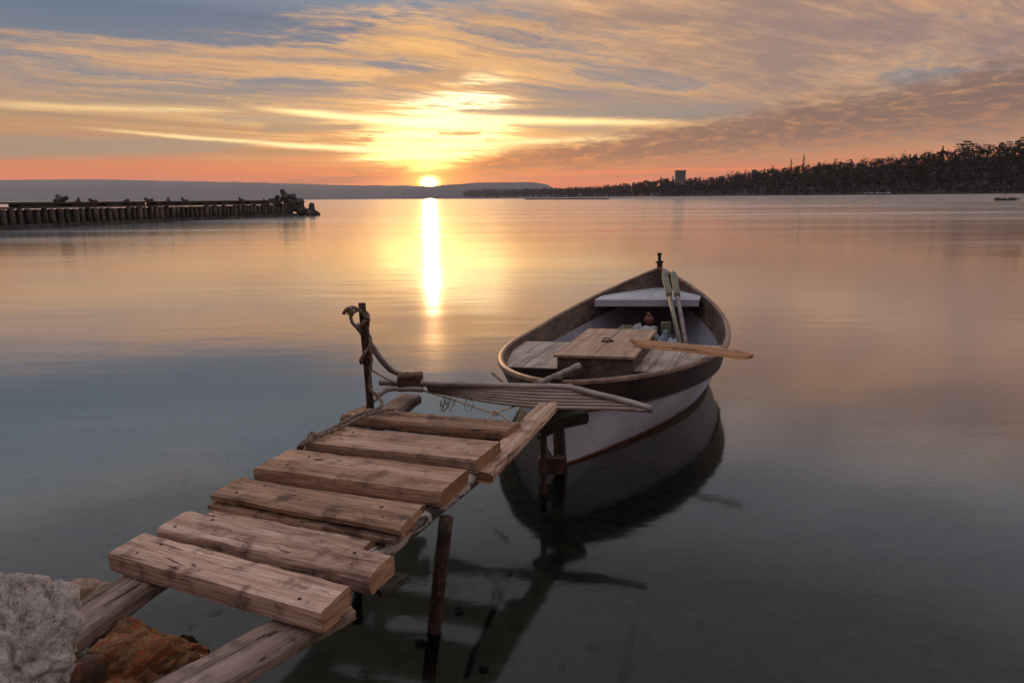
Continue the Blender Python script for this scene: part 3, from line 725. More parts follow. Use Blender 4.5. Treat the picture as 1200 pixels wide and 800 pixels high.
# ------------------------------------------------------------------ breakwater
def breakwater():
    A_, B_ = at(-14, 269.5, z=0), at(346, 252.6, z=0)
    d = B_ - A_; L = d.length; ang = math.atan2(d.y, d.x)
    root = empty('breakwater', A_, (0, 0, ang)); tag(root, 'long dark concrete pile breakwater running out over the water on the left', 'breakwater')
    ZT = 1.32
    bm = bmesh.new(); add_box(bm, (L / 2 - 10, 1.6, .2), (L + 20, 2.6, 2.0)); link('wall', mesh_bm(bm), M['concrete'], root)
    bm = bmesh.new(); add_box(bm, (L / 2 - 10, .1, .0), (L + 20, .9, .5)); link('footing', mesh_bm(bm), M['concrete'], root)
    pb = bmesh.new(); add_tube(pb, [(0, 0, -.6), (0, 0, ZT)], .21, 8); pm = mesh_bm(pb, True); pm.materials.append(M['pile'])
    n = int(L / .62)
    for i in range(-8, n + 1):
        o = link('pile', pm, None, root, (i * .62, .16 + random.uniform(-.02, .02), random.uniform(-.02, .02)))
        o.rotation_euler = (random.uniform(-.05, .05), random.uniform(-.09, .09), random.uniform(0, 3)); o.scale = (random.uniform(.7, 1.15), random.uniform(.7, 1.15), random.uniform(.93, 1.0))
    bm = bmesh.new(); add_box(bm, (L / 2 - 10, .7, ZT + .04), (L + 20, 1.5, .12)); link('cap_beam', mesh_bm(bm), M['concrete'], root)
    x = -6.0; rr = random.Random(5); sb = bmesh.new(); add_box(sb, (0, 0, 0), (1, 1.0, .22)); sm_ = mesh_bm(sb); sm_.materials.append(M['concrete'])
    while x < L - 2:
        w = rr.uniform(.8, 2.6); o = link('support_block', sm_, None, root, (x, 1.0, ZT + .2)); o.scale = (w, 1, 1); x += w + rr.uniform(.35, 1.1)
    bm = bmesh.new(); add_box(bm, (L / 2 - 10, 1.0, ZT + .37), (L + 19, 1.3, .13)); link('walkway_slab', mesh_bm(bm), M['concrete'], root)
    # tetrapods
    tb = bmesh.new()
    dirs = [Vector((0, 0, 1))] + [Vector((cos(a) * .943, sin(a) * .943, -.333)) for a in (0, 2.094, 4.189)]
    for k, dd in enumerate(dirs): add_tube(tb, [dd * 0.0, dd * .3, dd * .93, dd * 1.0], [.42, .40, .27, .2], 10)
    tb.verts.ensure_lookup_table()
    tm = mesh_bm(tb, True); tm.materials.append(M['concrete'])
    spots = [(88, 'tilted tetrapod on the breakwater walkway, nearest of them and biggest'), (108, 'squat tetrapod on the breakwater, second from the left'), (124, 'half-sunk tetrapod on the breakwater, third from the left'),
             (163, 'tetrapod standing alone in the middle of the breakwater, fourth from the left'), (189, 'lumpy tetrapod on the breakwater, fifth from the left'), (211, 'tetrapod on the breakwater, sixth from the left'),
             (229, 'rounded tetrapod on the breakwater, seventh from the left'), (294, 'low tetrapod on the breakwater before the end pile')]
    rr = random.Random(2)
    for i, (px, lb) in enumerate(spots):
        t0 = min(range(0, 400), key=lambda t: abs(pxof(A_ + d * (t / 400)) - px)) / 400
        s = .62 if i == 0 else rr.uniform(.38, .5)
        p_ = A_ + d * t0 + Vector((-d.y, d.x, 0)).normalized() * 1.0
        o = link('tetrapod', tm, None, None, (p_.x, p_.y, ZT + .40 + s * (.25 if i == 0 else .0))); o.scale = (s * .9, s * .9, s * .8)
        o.rotation_euler = (rr.uniform(0, 6), rr.uniform(0, 6), rr.uniform(0, 6)); tag(o, lb, 'tetrapod', 'tetrapods on the breakwater')
    for (px, py, z, s, lb) in ((309, 238.5, 1.9, .55, 'leftmost tetrapod of the heap at the breakwater tip'), (323, 236, 2.05, .8, 'tetrapod lying under the topmost one at the breakwater tip'), (334, 230, 2.4, .85, 'topmost tetrapod of the heap at the breakwater tip'),
                               (342, 236, 1.8, .9, 'tetrapod beside the topmost one at the breakwater tip'), (348, 236, 1.7, .8, 'upright tetrapod on the right of the heap at the breakwater tip'), (349, 244, .8, 1.1, 'large tetrapod at the foot of the heap at the breakwater tip'),
                               (354, 246, .6, .9, 'tetrapod at the waterline on the right of the heap'), (365, 248, .35, 1.0, 'lone tetrapod standing in the water just off the breakwater tip'), (341, 244, .9, 1.0, 'tetrapod wedged against the end of the pile wall')):
        Y = (B_.y + .5); p_ = at(px, py, Y=Y)
        o = link('tetrapod', tm, None, None, (p_.x, p_.y, p_.z)); o.scale = (s, s, s); o.rotation_euler = (rr.uniform(0, 6), rr.uniform(0, 6), rr.uniform(0, 6))
        if px == 365: o.rotation_euler = (.12, .1, .3)
        tag(o, lb, 'tetrapod', 'tetrapods at the breakwater tip')
def pxof(p):
    q = Vector(p) - Vector((0, 0, H)); dep = q.y * cos(PITCH) - q.z * sin(PITCH); up = q.y * sin(PITCH) + q.z * cos(PITCH)
    a, b = F * q.x / dep, F * up / dep
    return 600 + a * cos(ROLL) - b * sin(ROLL)
breakwater()

# ------------------------------------------------------------------ pier
def timber(L, Wd, T, seed, mats, seg=46, chamfer=.006, wob=.004, split=0.0, taper=0.0):
    """long axis x, top at z=0; worn arrises, slightly bowed faces"""
    rr = random.Random(seed); o = Vector((seed * 3.7, 0, 0)); bm = bmesh.new()
    ny = 8
    prof = []
    for i in range(ny + 1): prof.append((-Wd / 2 + Wd * i / ny, 0.0))
    for i in range(1, 4): prof.append((Wd / 2, -T * i / 4))
    for i in range(ny + 1): prof.append((Wd / 2 - Wd * i / ny, -T))
    for i in range(1, 4): prof.append((-Wd / 2, -T + T * i / 4))
    rings = []
    for s in range(seg + 1):
        x = -L / 2 + L * s / seg; ring = []
        for k, (y, z) in enumerate(prof):
            yy, zz = y, z
            corner = (abs(abs(y) - Wd / 2) < 1e-6) and (abs(z) < 1e-6 or abs(z + T) < 1e-6)
            wear = chamfer * (1.0 + 1.6 * max(0, noise.noise(Vector((x * 9, k * 5, seed)))))
            if corner: yy -= math.copysign(wear, y); zz += (-wear * .8 if abs(z) < 1e-6 else wear * .8)
            xe = x
            if s in (0, seg):
                if corner or abs(z) < 1e-6: xe -= math.copysign(chamfer * .9, x)
                xe += .006 * noise.noise(Vector((y * 22, z * 22, seed * 5 + s)))
            p = Vector((x * 5, y * 16, z * 16)) + o
            yy += wob * noise.fractal(p, .6, 2.1, 4) + wob * 1.2 * noise.noise(Vector((x * 2, seed, 1)))
            zz += wob * .8 * noise.fractal(p + Vector((0, 0, 9)), .6, 2.1, 4)
            xe += 0.0
            ring.append(bm.verts.new((xe + taper * y, yy, zz)))
        rings.append(ring)
    n = len(prof)
    for a, b in zip(rings, rings[1:]):
        for k in range(n): bm.faces.new((a[k], b[k], b[(k + 1) % n], a[(k + 1) % n]))
    # end caps as grids between top and bottom rows
    for ring, fl in ((rings[0], False), (rings[-1], True)):
        f = bm.faces.new(ring if not fl else ring[::-1]); f.material_index = 1
    bmesh.ops.recalc_face_normals(bm, faces=bm.faces[:])
    me = mesh_bm(bm, False)
    for m in mats: me.materials.append(m)
    return me
pier = tag(empty('pier', at(300, 600, z=0)), 'rickety pier of rough planks on two rails reaching out to the boat', 'pier')
PO = pier.location.copy()
def place_between(name, me, a, b, parent, roll=0.0):
    """a, b: ends of the top centre line"""
    o = link(name, me, None, parent)
    d = b - a; c = (a + b) / 2
    xa = d.normalized(); ya = Vector((0, 0, 1)).cross(xa).normalized(); za = xa.cross(ya)
    m = Matrix((xa, ya, za)).transposed().to_4x4() @ Matrix.Rotation(roll, 4, 'X')
    base = parent.matrix_world if False else Matrix.Translation(parent.location)
    o.matrix_local = base.inverted() @ Matrix.Translation(c) @ m
    return o
nb = bmesh.new(); bmesh.ops.create_cone(nb, cap_ends=True, segments=8, radius1=.0085, radius2=.007, depth=.004); nail_me = mesh_bm(nb); nail_me.materials.append(M['nail'])
ZP = 0.62
PL = [  # front-left, back-left, back-right, front-right corners of each top face
    ((128, 648), (168, 622), (414, 686), (373, 717)),
    ((186, 617), (218, 597), (466, 649), (430, 675)),
    ((248, 579), (282, 557), (497, 594), (467, 619)),
    ((300, 548), (338, 525), (552, 549.5), (514, 576)),
    ((360, 518.5), (395, 499), (589, 516.5), (557.5, 538)),
    ((397, 486), (422, 476), (610, 493.5), (595, 504.5))]
PLABEL = ['rough front plank with a sawn orange end', 'grey scarred plank', 'split dark brown plank', None, None, 'dark narrow last plank']
for i, q in enumerate(PL):
    T = .072 if i != 2 else .034
    zt = ZP + (0.004 if i in (0, 3) else 0) - (.012 if i == 5 else 0) + (.008 if i == 2 else 0)
    c = [at(*p, z=zt) for p in q]
    a, b = (c[0] + c[1]) / 2, (c[2] + c[3]) / 2
    d = (b - a).normalized(); nrm = Vector((-d.y, d.x, 0))
    Wd = ((c[1] - c[0]).dot(nrm) + (c[2] - c[3]).dot(nrm)) / 2
    sk = (((c[1] - c[0]).dot(d)) + ((c[2] - c[3]).dot(d))) / 2 / Wd
    L = (b - a).length
    pmat = M[['plank_grey', 'plank_grey', 'plank_brown', 'plank', 'plank', 'plank_brown'][i]]
    me = timber(L, Wd, T, 3 + i * 2, [pmat, M['plank_end']], wob=.0024 if i not in (1, 2) else .005, chamfer=.003 if i in (0, 3, 4) else .005, taper=sk)
    o = place_between('plank', me, a, b, pier)
    if PLABEL[i]: o['label'] = PLABEL[i]
    if i == 2:
        me2 = timber(L * .99, Wd, .034, 40, [M['plank_brown'], M['plank_brown']], wob=.005, taper=sk)
        o2 = place_between('plank', me2, a + Vector((-.012, -.004, -.040)), b + Vector((-.02, -.004, -.040)), pier)
        o2['label'] = 'lower half of the split plank'
    for sx, sy in ((-.5 + .13 / L, .22), (-.5 + .10 / L, -.25), (.5 - .15 / L, .2), (.5 - .11 / L, -.22)):
        if random.random() < .22: continue
        nl = link('nail', nail_me, None, o, (sx * L + sk * sy * Wd + random.uniform(-.035, .035), sy * Wd + random.uniform(-.012, .012), random.uniform(-.0005, .001)))
        nl.scale = [random.uniform(.55, 1.05)] * 2 + [1]
# thinner boards lying low between the planks
def low_board(p1, p2, wd, z, seed, lb):
    a, b = at(*p1, z=z), at(*p2, z=z)
    o = place_between('board', timber((b - a).length, wd, .022, seed, [M['plank'], M['plank_end']]), a, b, pier); o['label'] = lb
low_board((250, 597), (430, 640), .10, .565, 50, 'thin board lying low under the split plank')
low_board((300, 568), (492, 596), .10, .566, 51, 'thin pale board lying low between two planks')
# rails
def rail(a, b, wd, T, seed, mats, name='rail', lb=None, seg=60, wob=.002):
    o = place_between(name, timber((b - a).length, wd, T, seed, mats, seg=seg, wob=wob, chamfer=.007), a, b, pier)
    if lb: o['label'] = lb
    return o
zr = ZP - .074
Ln = (at(136.5, 672.5, z=zr) + at(180, 685.5, z=zr)) / 2; Lf = (at(464, 461, z=zr) + at(498, 462, z=zr)) / 2
Ld = (Lf - Ln).normalized()
rail(Ln - Ld * .62, Lf, .155, .065, 21, [M['rail'], M['plank_end']], lb='left rail of weathered timber')
# right rail: dark, flaking; then the newer beam that ends at the boat
r0, r1 = at(352, 768, z=.50), at(612, 515, z=.545)
q0, q1 = at(560, 552, z=.545), at(612, 510, z=.545)
dr_ = (q1 - q0).normalized(); nr = Vector((-dr_.y, dr_.x, 0))
ra = q0 - dr_ * 1.22 + nr * .05; rb = q1 + nr * .05 + dr_ * .05
rail(ra - Vector((0, 0, .0)), rb, .10, .075, 22, [M['peel'], M['dark_wood']], lb='right rail with flaking pale bark')
b0, b1 = at(600, 508, z=.60), at(650, 463, z=.60)
db = (b1 - b0).normalized()
rail(b0 - db * .42 + Vector((0, 0, -.047)), b1 + db * .02, .125, .055, 23, [M['plank'], M['plank_end']], name='end_beam', lb='short grey-brown beam reaching to the stern of the boat')
c0, c1 = (at(176, 800, z=.535) + at(271, 790, z=.535)) / 2, (at(311.7, 726.5, z=.535) + at(358, 743, z=.535)) / 2
dc = (c1 - c0).normalized()
rail(c0 - dc * .45, c1 + dc * .20, .165, .055, 24, [M['rail'], M['rail']], name='rail_board', lb='pale cracked board under the front plank')
# dark scrap of board sticking out under the second plank, block under the end
sa, sb_ = at(440, 690, z=.49), at(473, 672, z=.49)
rail(sa, sb_, .07, .02, 25, [M['dark_wood'], M['dark_wood']], name='board', lb='dark scrap of board poking out below the second plank')
ea, eb = at(628, 492, z=.50), at(690, 480, z=.50)
rail(ea, eb - (eb - ea).normalized() * .03, .09, .075, 26, [M['dark_wood'], M['dark_wood']], name='crossbeam', lb='dark wet crossbeam under the end of the pier')
# supports
def pier_tube(name, a, b, r_, mat, jit=.02, n=14):
    pts = [a.lerp(b, k / n) - PO for k in range(n + 1)]
    return tube(name, pts, r_, mat, pier, 14, jit=jit)
pa, pb_ = at(523, 606, z=.50), at(508.5, 738, z=0)
sup = pier_tube('support_pipe', pa, pb_ + (pb_ - pa) * 1.5, .030, M['rust_dark'])
ep = at(637, 578, z=0)
pier_tube('end_pile', Vector((ep.x + .0, ep.y, .56)), Vector((ep.x, ep.y, -.12)), .020, M['rust_dark'], .08)
bm = bevel_box(at(646, 545, Y=4.18) - PO, (.17, .05, .11), None, .008); link('bracket', mesh_bm(bm), M['rust_dark'], pier)
bm = bevel_box(at(640, 508, Y=4.08) - PO, (.12, .03, .03), Matrix.Rotation(-.5, 3, 'Y'), .004); link('brace', mesh_bm(bm), M['rust'], pier)
# a support under the landward part
pc = ra + dr_ * .9
lp = Ln + Ld * 1.5
pier_tube('support_pipe', Vector((lp.x, lp.y, .48)), Vector((lp.x - .03, lp.y, -.9)), .03, M['rust_dark'])

# mooring post
PY = 3.93
t_, b_ = at(424, 355, Y=PY), at(434, 474, Y=PY)
dpost = (b_ - t_)
pt = [t_ + dpost * k for k in (0, .1, .3, .6, 1, 1.8, 2.6, 3.4)]
post = tube('mooring_post', pt, .0215, M['rust_dark'], None, 14, jit=.03)
tag(post, 'rusty iron mooring post standing in the water beside the pier', 'mooring post')

# rope
def P3(px, py, Y=None, z=None): return at(px, py, Y=Y, z=z)
def rope(name, pts, r_, mat, label, cat, n=8, parent=None):
    pp = smooth_path(pts, n); bm = bmesh.new()
    # three laid strands
    tw = []
    L = 0; acc = [0]
    for a, b in zip(pp, pp[1:]): L += (b - a).length; acc.append(L)
    steps = max(8, int(L / (r_ * 1.5))); res = []
    j = 0
    for s in range(steps + 1):
        q = L * s / steps
        while j < len(acc) - 2 and acc[j + 1] < q: j += 1
        f = (q - acc[j]) / max(1e-9, acc[j + 1] - acc[j]); res.append(pp[j].lerp(pp[j + 1], min(1, f)))
    for k in range(3):
        path = []; prev = None
        for i, p in enumerate(res):
            t = (res[min(i + 1, steps)] - res[max(i - 1, 0)]).normalized()
            a = frame_for(t)[0] if prev is None else (prev - t * prev.dot(t)).normalized()
            prev = a; b = a.cross(t); ph = i * 0.62 + k * 2.094
            path.append(p + (a * cos(ph) + b * sin(ph)) * r_ * .5)
        add_tube(bm, path, r_ * .58, 6)
    bmesh.ops.recalc_face_normals(bm, faces=bm.faces[:])
    o = link(name, mesh_bm(bm, True), mat, parent)
    return tag(o, label, cat) if label else o
rp = [P3(402, 368, Y=3.86), P3(405, 363.5, Y=3.86), P3(410, 361, Y=3.85), P3(413, 364, Y=3.84), P3(409, 368, Y=3.85), P3(408, 362, Y=3.87), P3(413, 360, Y=3.88), P3(419, 362, Y=3.87), P3(425, 367, Y=3.885), P3(431, 373, Y=3.89), P3(431.5, 370, Y=3.95),
      P3(429, 366, Y=3.98), P3(421, 363, Y=3.97), P3(414, 366, Y=3.9), P3(411, 372, Y=3.87), P3(413, 378, Y=3.86), P3(419, 383, Y=3.87), P3(426, 377, Y=3.88), P3(432, 374, Y=3.92), P3(431, 380, Y=3.97), P3(431, 390, Y=3.96),
      P3(434, 396, Y=3.93), P3(433, 406, Y=3.90), P3(427, 414, Y=3.89), P3(423, 422, Y=3.90), P3(424, 425, Y=3.95), P3(428, 420, Y=3.975), P3(433, 408, Y=3.95), P3(435, 420, Y=3.93), P3(433.5, 440, Y=3.92), P3(434, 455, Y=3.91), P3(439, 461, Y=3.9),
      P3(445, 467, Y=3.88), P3(448, 475, z=.652), P3(440, 480, z=.645), P3(425, 484, z=.643), P3(412, 489, z=.643), P3(398, 497, z=.645), P3(382, 505, z=.640), P3(370, 510, z=.64), P3(360, 515, z=.638), P3(353, 521, z=.62), P3(350, 526, z=.56), P3(357, 527, z=.53)]
rope('mooring_rope', rp, .0105, M['rope'], 'thick brown rope knotted round the rusty post and trailing over the planks', 'rope')
rp2 = [P3(462, 479, z=.632), P3(448, 481, z=.645), P3(432, 485.5, z=.648), P3(416, 492, z=.646), P3(400, 500.5, z=.645), P3(384, 507, z=.645), P3(372, 511, z=.645), P3(366, 506.5, z=.65), P3(362, 510, z=.645), P3(365, 515, z=.642), P3(357, 520, z=.635), P3(353, 528, z=.56), P3(362, 530, z=.53)]
rope('rope', rp2, .0095, M['rope'], 'second rope end looped over the left end of the fifth plank', 'rope')
c1_ = [P3(435, 433, Y=3.98), P3(452, 443, Y=4.1), P3(474, 452, Y=4.2), P3(497, 458, z=.60), P3(530, 468, z=.56), P3(560, 478, z=.55), P3(578, 483, z=.56), P3(590, 480, z=.56), P3(612, 473, z=.56), P3(622, 470, z=.56)]
rope('mooring_line', c1_, .0058, M['cord'], 'thin pale cord stretched from the rusty post to the boat stern', 'rope')
c2_ = [P3(570, 491, z=.60), P3(575, 485, z=.58), P3(577, 481, z=.58), P3(581, 481, z=.58), P3(583, 485, z=.57), P3(579, 486, z=.57), P3(576, 483, z=.58), P3(584, 484, z=.58), P3(590, 488, z=.59), P3(596, 493, z=.60)]
rope('cord_knot', c2_, .0058, M['cord'], 'knotted cord loop tied round the thin line behind the last plank', 'rope')
def twigs():
    bm = bmesh.new(); rr = random.Random(8)
    for i in range(9):
        x = rr.choice((516, 521, 526, 530, 548)) + rr.uniform(-3, 3); a = P3(x, 482, z=.56); b = P3(x + rr.uniform(-3, 10), 466 + rr.uniform(-4, 6), Y=a.y)
        m_ = a.lerp(b, .5) + Vector((rr.uniform(-.03, .03), 0, 0)); add_tube(bm, smooth_path([a, m_, b], 3), .0016, 4)
        for k in range(3): q = a.lerp(b, rr.uniform(.3, .9)); add_tube(bm, [q, q + Vector((rr.uniform(-.03, .03), 0, rr.uniform(0, .03)))], .0012, 3)
    tag(link('dry_weed', mesh_bm(bm), M['dark_wood']), 'wisps of dry weed caught on the thin cord behind the last plank', 'weed')
twigs()

# slatted tubular frame lying across the end of the pier
fr_ = tag(empty('lounger_frame', P3(600, 460, z=.56)), 'old slatted beach lounger frame of grey tube lying across the pier end', 'lounger frame')
FO = fr_.location.copy()
def ftube(name, pts, r_, mat='alu', n=8): return tube(name, [p - FO for p in smooth_path(pts, n)], r_, M[mat], fr_, 12)
ftube('side_tube', [P3(445, 447.5, z=.665), P3(470, 448, z=.665), P3(496, 449, z=.66), P3(560, 451, z=.65), P3(620, 453, z=.645), P3(655, 453.5, z=.64), P3(675, 456, z=.635), P3(690, 460, z=.63), P3(735, 471, z=.60), P3(764, 480, z=.58)], .0225)
ftube('side_tube', [P3(655, 475, z=.555), P3(690, 477, z=.557), P3(730, 479.5, z=.565), P3(758, 481, z=.573)], .011)
ftube('bent_leg', [P3(417.5, 380, Y=4.18), P3(428, 394, Y=4.2), P3(445, 419, Y=4.25), P3(458, 433, Y=4.3), P3(470, 437.5, Y=4.33), P3(482, 438, Y=4.34), P3(495, 438.5, Y=4.35)], .0195)
ftube('bent_leg', [P3(426, 479, z=.57), P3(436, 470, z=.60), P3(447, 460, z=.625), P3(455, 456, z=.63), P3(470, 455, z=.63), P3(495, 456.5, z=.63)], .0175)
# hinge sleeve
sc0 = P3(481, 447, Y=4.20) - FO
bm = bevel_box(sc0, (.155, .12, .11), Matrix.Rotation(-.03, 3, 'Y'), .02, 3)
for v in bm.verts: v.co += Vector((0, 0, .006 * noise.noise(v.co * 30)))
link('hinge_sleeve', mesh_bm(bm, True), M['rust'], fr_)
# slats: along the frame from left to right
near_l, near_r = P3(503, 457, z=.575), P3(752, 481.5, z=.563)
NS = 6
for k in range(NS):
    f = (k + .5) / NS
    a = P3(500 + 2 * f, 451.5, z=.635).lerp(P3(503, 458, z=.575), f); 
    b = P3(676 + 80 * f, 457 + 24 * f, z=.625 - .055 * f)
    m_ = P3(610, 455 + 21.5 * f, z=.635 - .065 * f)
    pts = smooth_path([a, m_, b], 8)
    bm = bmesh.new(); w_ = .0145
    rings = []
    for i, p in enumerate(pts):
        t = (pts[min(i + 1, len(pts) - 1)] - pts[max(0, i - 1)]).normalized(); s = Vector((0, 0, 1)).cross(t).normalized(); s = (s + Vector((0, 0, .12))).normalized(); n_ = t.cross(s)
        rings.append([bm.verts.new(p - FO + s * w_ * sx + n_ * .006 * sz) for sx, sz in ((-1, -1), (1, -1), (1, 1), (-1, 1))])
    for r0_, r1_ in zip(rings, rings[1:]):
        for j in range(4): bm.faces.new((r0_[j], r0_[(j + 1) % 4], r1_[(j + 1) % 4], r1_[j]))
    bm.faces.new(rings[0]); bm.faces.new(rings[-1][::-1]); bmesh.ops.recalc_face_normals(bm, faces=bm.faces[:])
    link('slat', mesh_bm(bm), M['slat'], fr_)
ftube('rod', [P3(577, 437, z=.60), P3(584, 443, z=.585), P3(593, 451, z=.57)], .010, 'stick', 3)

# ------------------------------------------------------------------ boat
BS = (.324, 4.409); HD = .351; BL, BB, ZS, ZM, ZB, TM, P1, Q1, P2, HEEL = 4.812, .994, .592, .485, .899, .407, 1.719, 1.635, 2.588, .045
boat = tag(empty('rowing_boat', (BS[0], BS[1], 0), (0, -HEEL, -HD)), 'wooden rowing boat, white below a dark strake, moored stern-first at the pier', 'boat')
def sheer(t): return ZM + (ZS - ZM) * max(0, 1 - t / .45) ** 2 + (ZB - ZM) * max(0, (t - .45) / .55) ** 2
def halfb(t):
    t = min(max(t, 0), 1)
    if t < TM: return BB * max(0, 1 - (1 - t / TM) ** P1) ** (1 / Q1)
    return BB * (1 - ((t - TM) / (1 - TM)) ** P2)
def keel(t): return -.24 + .16 * max(0, (t - .7) / .3) ** 3
def hexp(t):
    return .17 + .75 * exp(-t / .17) + .75 * max(0, (t - .55) / .45) ** 1.6
def hull_pt(t, h, side, off=0.0, zoff=0.0):
    """h: 0 keel .. 1 sheer"""
    zk, zs = keel(t), sheer(t); z = zk + (zs - zk) * h
    b = max(halfb(t) * (h ** hexp(t) if h > 0 else 0) - off, 0.0)
    rake = .30 * (1 - h) ** 1.5 * max(0, (t - .75) / .25) ** 1.5
    rk2 = .04 * (1 - h) * max(0, 1 - t / .1)
    y = t * BL - rake + rk2
    if off > 0: y = min(max(y, off * 1.0), BL - off * 2.5)
    return Vector((side * b, y, z + zoff))
def half_at_z(t, z, off=.03):
    zk, zs = keel(t), sheer(t); h = min(1, max(0, (z - zk) / (zs - zk)))
    return halfb(t) * (h ** hexp(t)) - off
def tline(n): return [0.5 - 0.5 * cos(pi * i / n) for i in range(n + 1)]
def strake(name, h0, h1, off, mat, nh=8, zr0=None, zr1=None, lb=None, th=0.0):
    """a band of hull; h0/h1 fractions or functions of t"""
    bm = bmesh.new(); ts = tline(70)
    for side in (-1, 1):
        rows = []
        for t in ts:
            a = h0(t) if callable(h0) else h0; b = h1(t) if callable(h1) else h1
            rows.append([bm.verts.new(hull_pt(t, a + (b - a) * ((k / nh) ** (1.8 if a == 0 else 1)), side, off)) for k in range(nh + 1)])
        for r0_, r1_ in zip(rows, rows[1:]):
            for k in range(nh):
                f = (r0_[k], r1_[k], r1_[k + 1], r0_[k + 1])
                bm.faces.new(f if side > 0 else f[::-1])
    bmesh.ops.remove_doubles(bm, verts=bm.verts[:], dist=.0005)
    bmesh.ops.recalc_face_normals(bm, faces=bm.faces[:])
    o = link(name, mesh_bm(bm, True), mat, boat)
    if lb: o['label'] = lb
    return o
def hz(z): return lambda t: min(1, max(0, (z - keel(t)) / (sheer(t) - keel(t))))
BAND = .205
def hb(t): return 1 - BAND * (1 + .15 * max(0, (t - .6) / .4)) / (sheer(t) - keel(t))
strake('hull', 0.0, hb, 0.0, M['white_hull'], 12)
strake('sheer_strake', hb, 1.0, -.012, M['band'], 5, lb='dark brown upper strake')
strake('waterline_band', hz(-.03), hz(.014), -.004, M['boot'], 2, lb='thin red band at the waterline')
strake('lining', 0.0, lambda t: hb(t) - .0, .03, M['grey_paint'], 10, lb='grey painted inside')
strake('inner_strake', hb, 1.0, .028, M['inner_band'], 4, lb='weathered brown inner strake')
# rub rail under the dark strake and gunwale on top: swept sections
def sweep_rim(name, hfun, prof, mat, zadd=0.0, off=0.0, n=110):
    ts = tline(n); pts = [hull_pt(t, hfun(t), -1, 0, zadd) for t in ts] + [hull_pt(t, hfun(t), 1, 0, zadd) for t in ts[::-1][1:-1]]
    N = len(pts); bm = bmesh.new(); rings = []
    for i, p in enumerate(pts):
        t = pts[(i + 1) % N] - pts[(i - 1) % N]; t.z = 0; t.normalize(); nn = Vector((-t.y, t.x, 0))   # outward for this order
        rings.append([bm.verts.new(p + nn * a + Vector((0, 0, b))) for a, b in prof])
    m = len(prof)
    for i in range(N):
        r0_, r1_ = rings[i], rings[(i + 1) % N]
        for k in range(m): bm.faces.new((r0_[k], r0_[(k + 1) % m], r1_[(k + 1) % m], r1_[k]))
    bmesh.ops.recalc_face_normals(bm, faces=bm.faces[:])
    return link(name, mesh_bm(bm), mat, boat)
sweep_rim('gunwale', lambda t: 1.0, [(-.036, -.004), (-.030, .010), (-.012, .015), (.006, .013), (.015, .004), (.017, -.014), (.008, -.02)], M['gunwale'])
sweep_rim('rubbing_strip', hb, [(0, -.012), (.02, -.010), (.022, .008), (0, .012)], M['band'])
# stems
def stem(name, t, side_w, top, mat, z0=-.24):
    bm = bmesh.new(); rings = []
    n = 14
    for k in range(n + 1):
        h = k / n; p = hull_pt(t, h, 1); p.x = 0
        if k == n: p.z = top
        s = -1 if t < .5 else 1
        rings.append([bm.verts.new(p + Vector((sx * side_w, s * sy, 0))) for sx, sy in ((-1, -.03), (1, -.03), (1, .045), (-1, .045))])
    for r0_, r1_ in zip(rings, rings[1:]):
        for k in range(4): bm.faces.new((r0_[k], r0_[(k + 1) % 4], r1_[(k + 1) % 4], r1_[k]))
    bm.faces.new(rings[0][::-1]); bm.faces.new(rings[-1]); bmesh.ops.recalc_face_normals(bm, faces=bm.faces[:])
    return link(name, mesh_bm(bm), mat, boat)
stem('sternpost', 0, .034, ZS + .035, M['dark_wood']); stem('bow_stem', 1, .03, ZB + .06, M['dark_wood'])
bm = bevel_box((.02, -.05, ZS - .02), (.17, .13, .03), None, .006); link('stern_cap', mesh_bm(bm), M['plank'], boat)
# rudder fittings
bm = bevel_box((0, -.075, .30), (.05, .09, .03), None, .004); link('rudder_hinge', mesh_bm(bm), M['rust'], boat)
bm = bevel_box((0, -.075, .08), (.05, .09, .03), None, .004); link('rudder_hinge', mesh_bm(bm), M['rust'], boat)
tube('rudder_pin', [(0, -.10, .38), (0, -.10, -.05)], .011, M['rust'], boat, 8)
# stem-head bitt at the bow
bm = bmesh.new(); add_tube(bm, [(0, BL - .01, ZB + .02), (0, BL - .01, ZB + .075), (0, BL - .01, ZB + .08), (0, BL - .01, ZB + .155), (0, BL - .01, ZB + .16), (0, BL - .01, ZB + .19)], [.034, .03, .022, .02, .032, .028], 8)
link('bow_post', mesh_bm(bm), M['dark_wood'], boat)
tube('bow_pin', [(-.05, BL - .01, ZB + .07), (.05, BL - .01, ZB + .075)], .012, M['rust'], boat, 8)
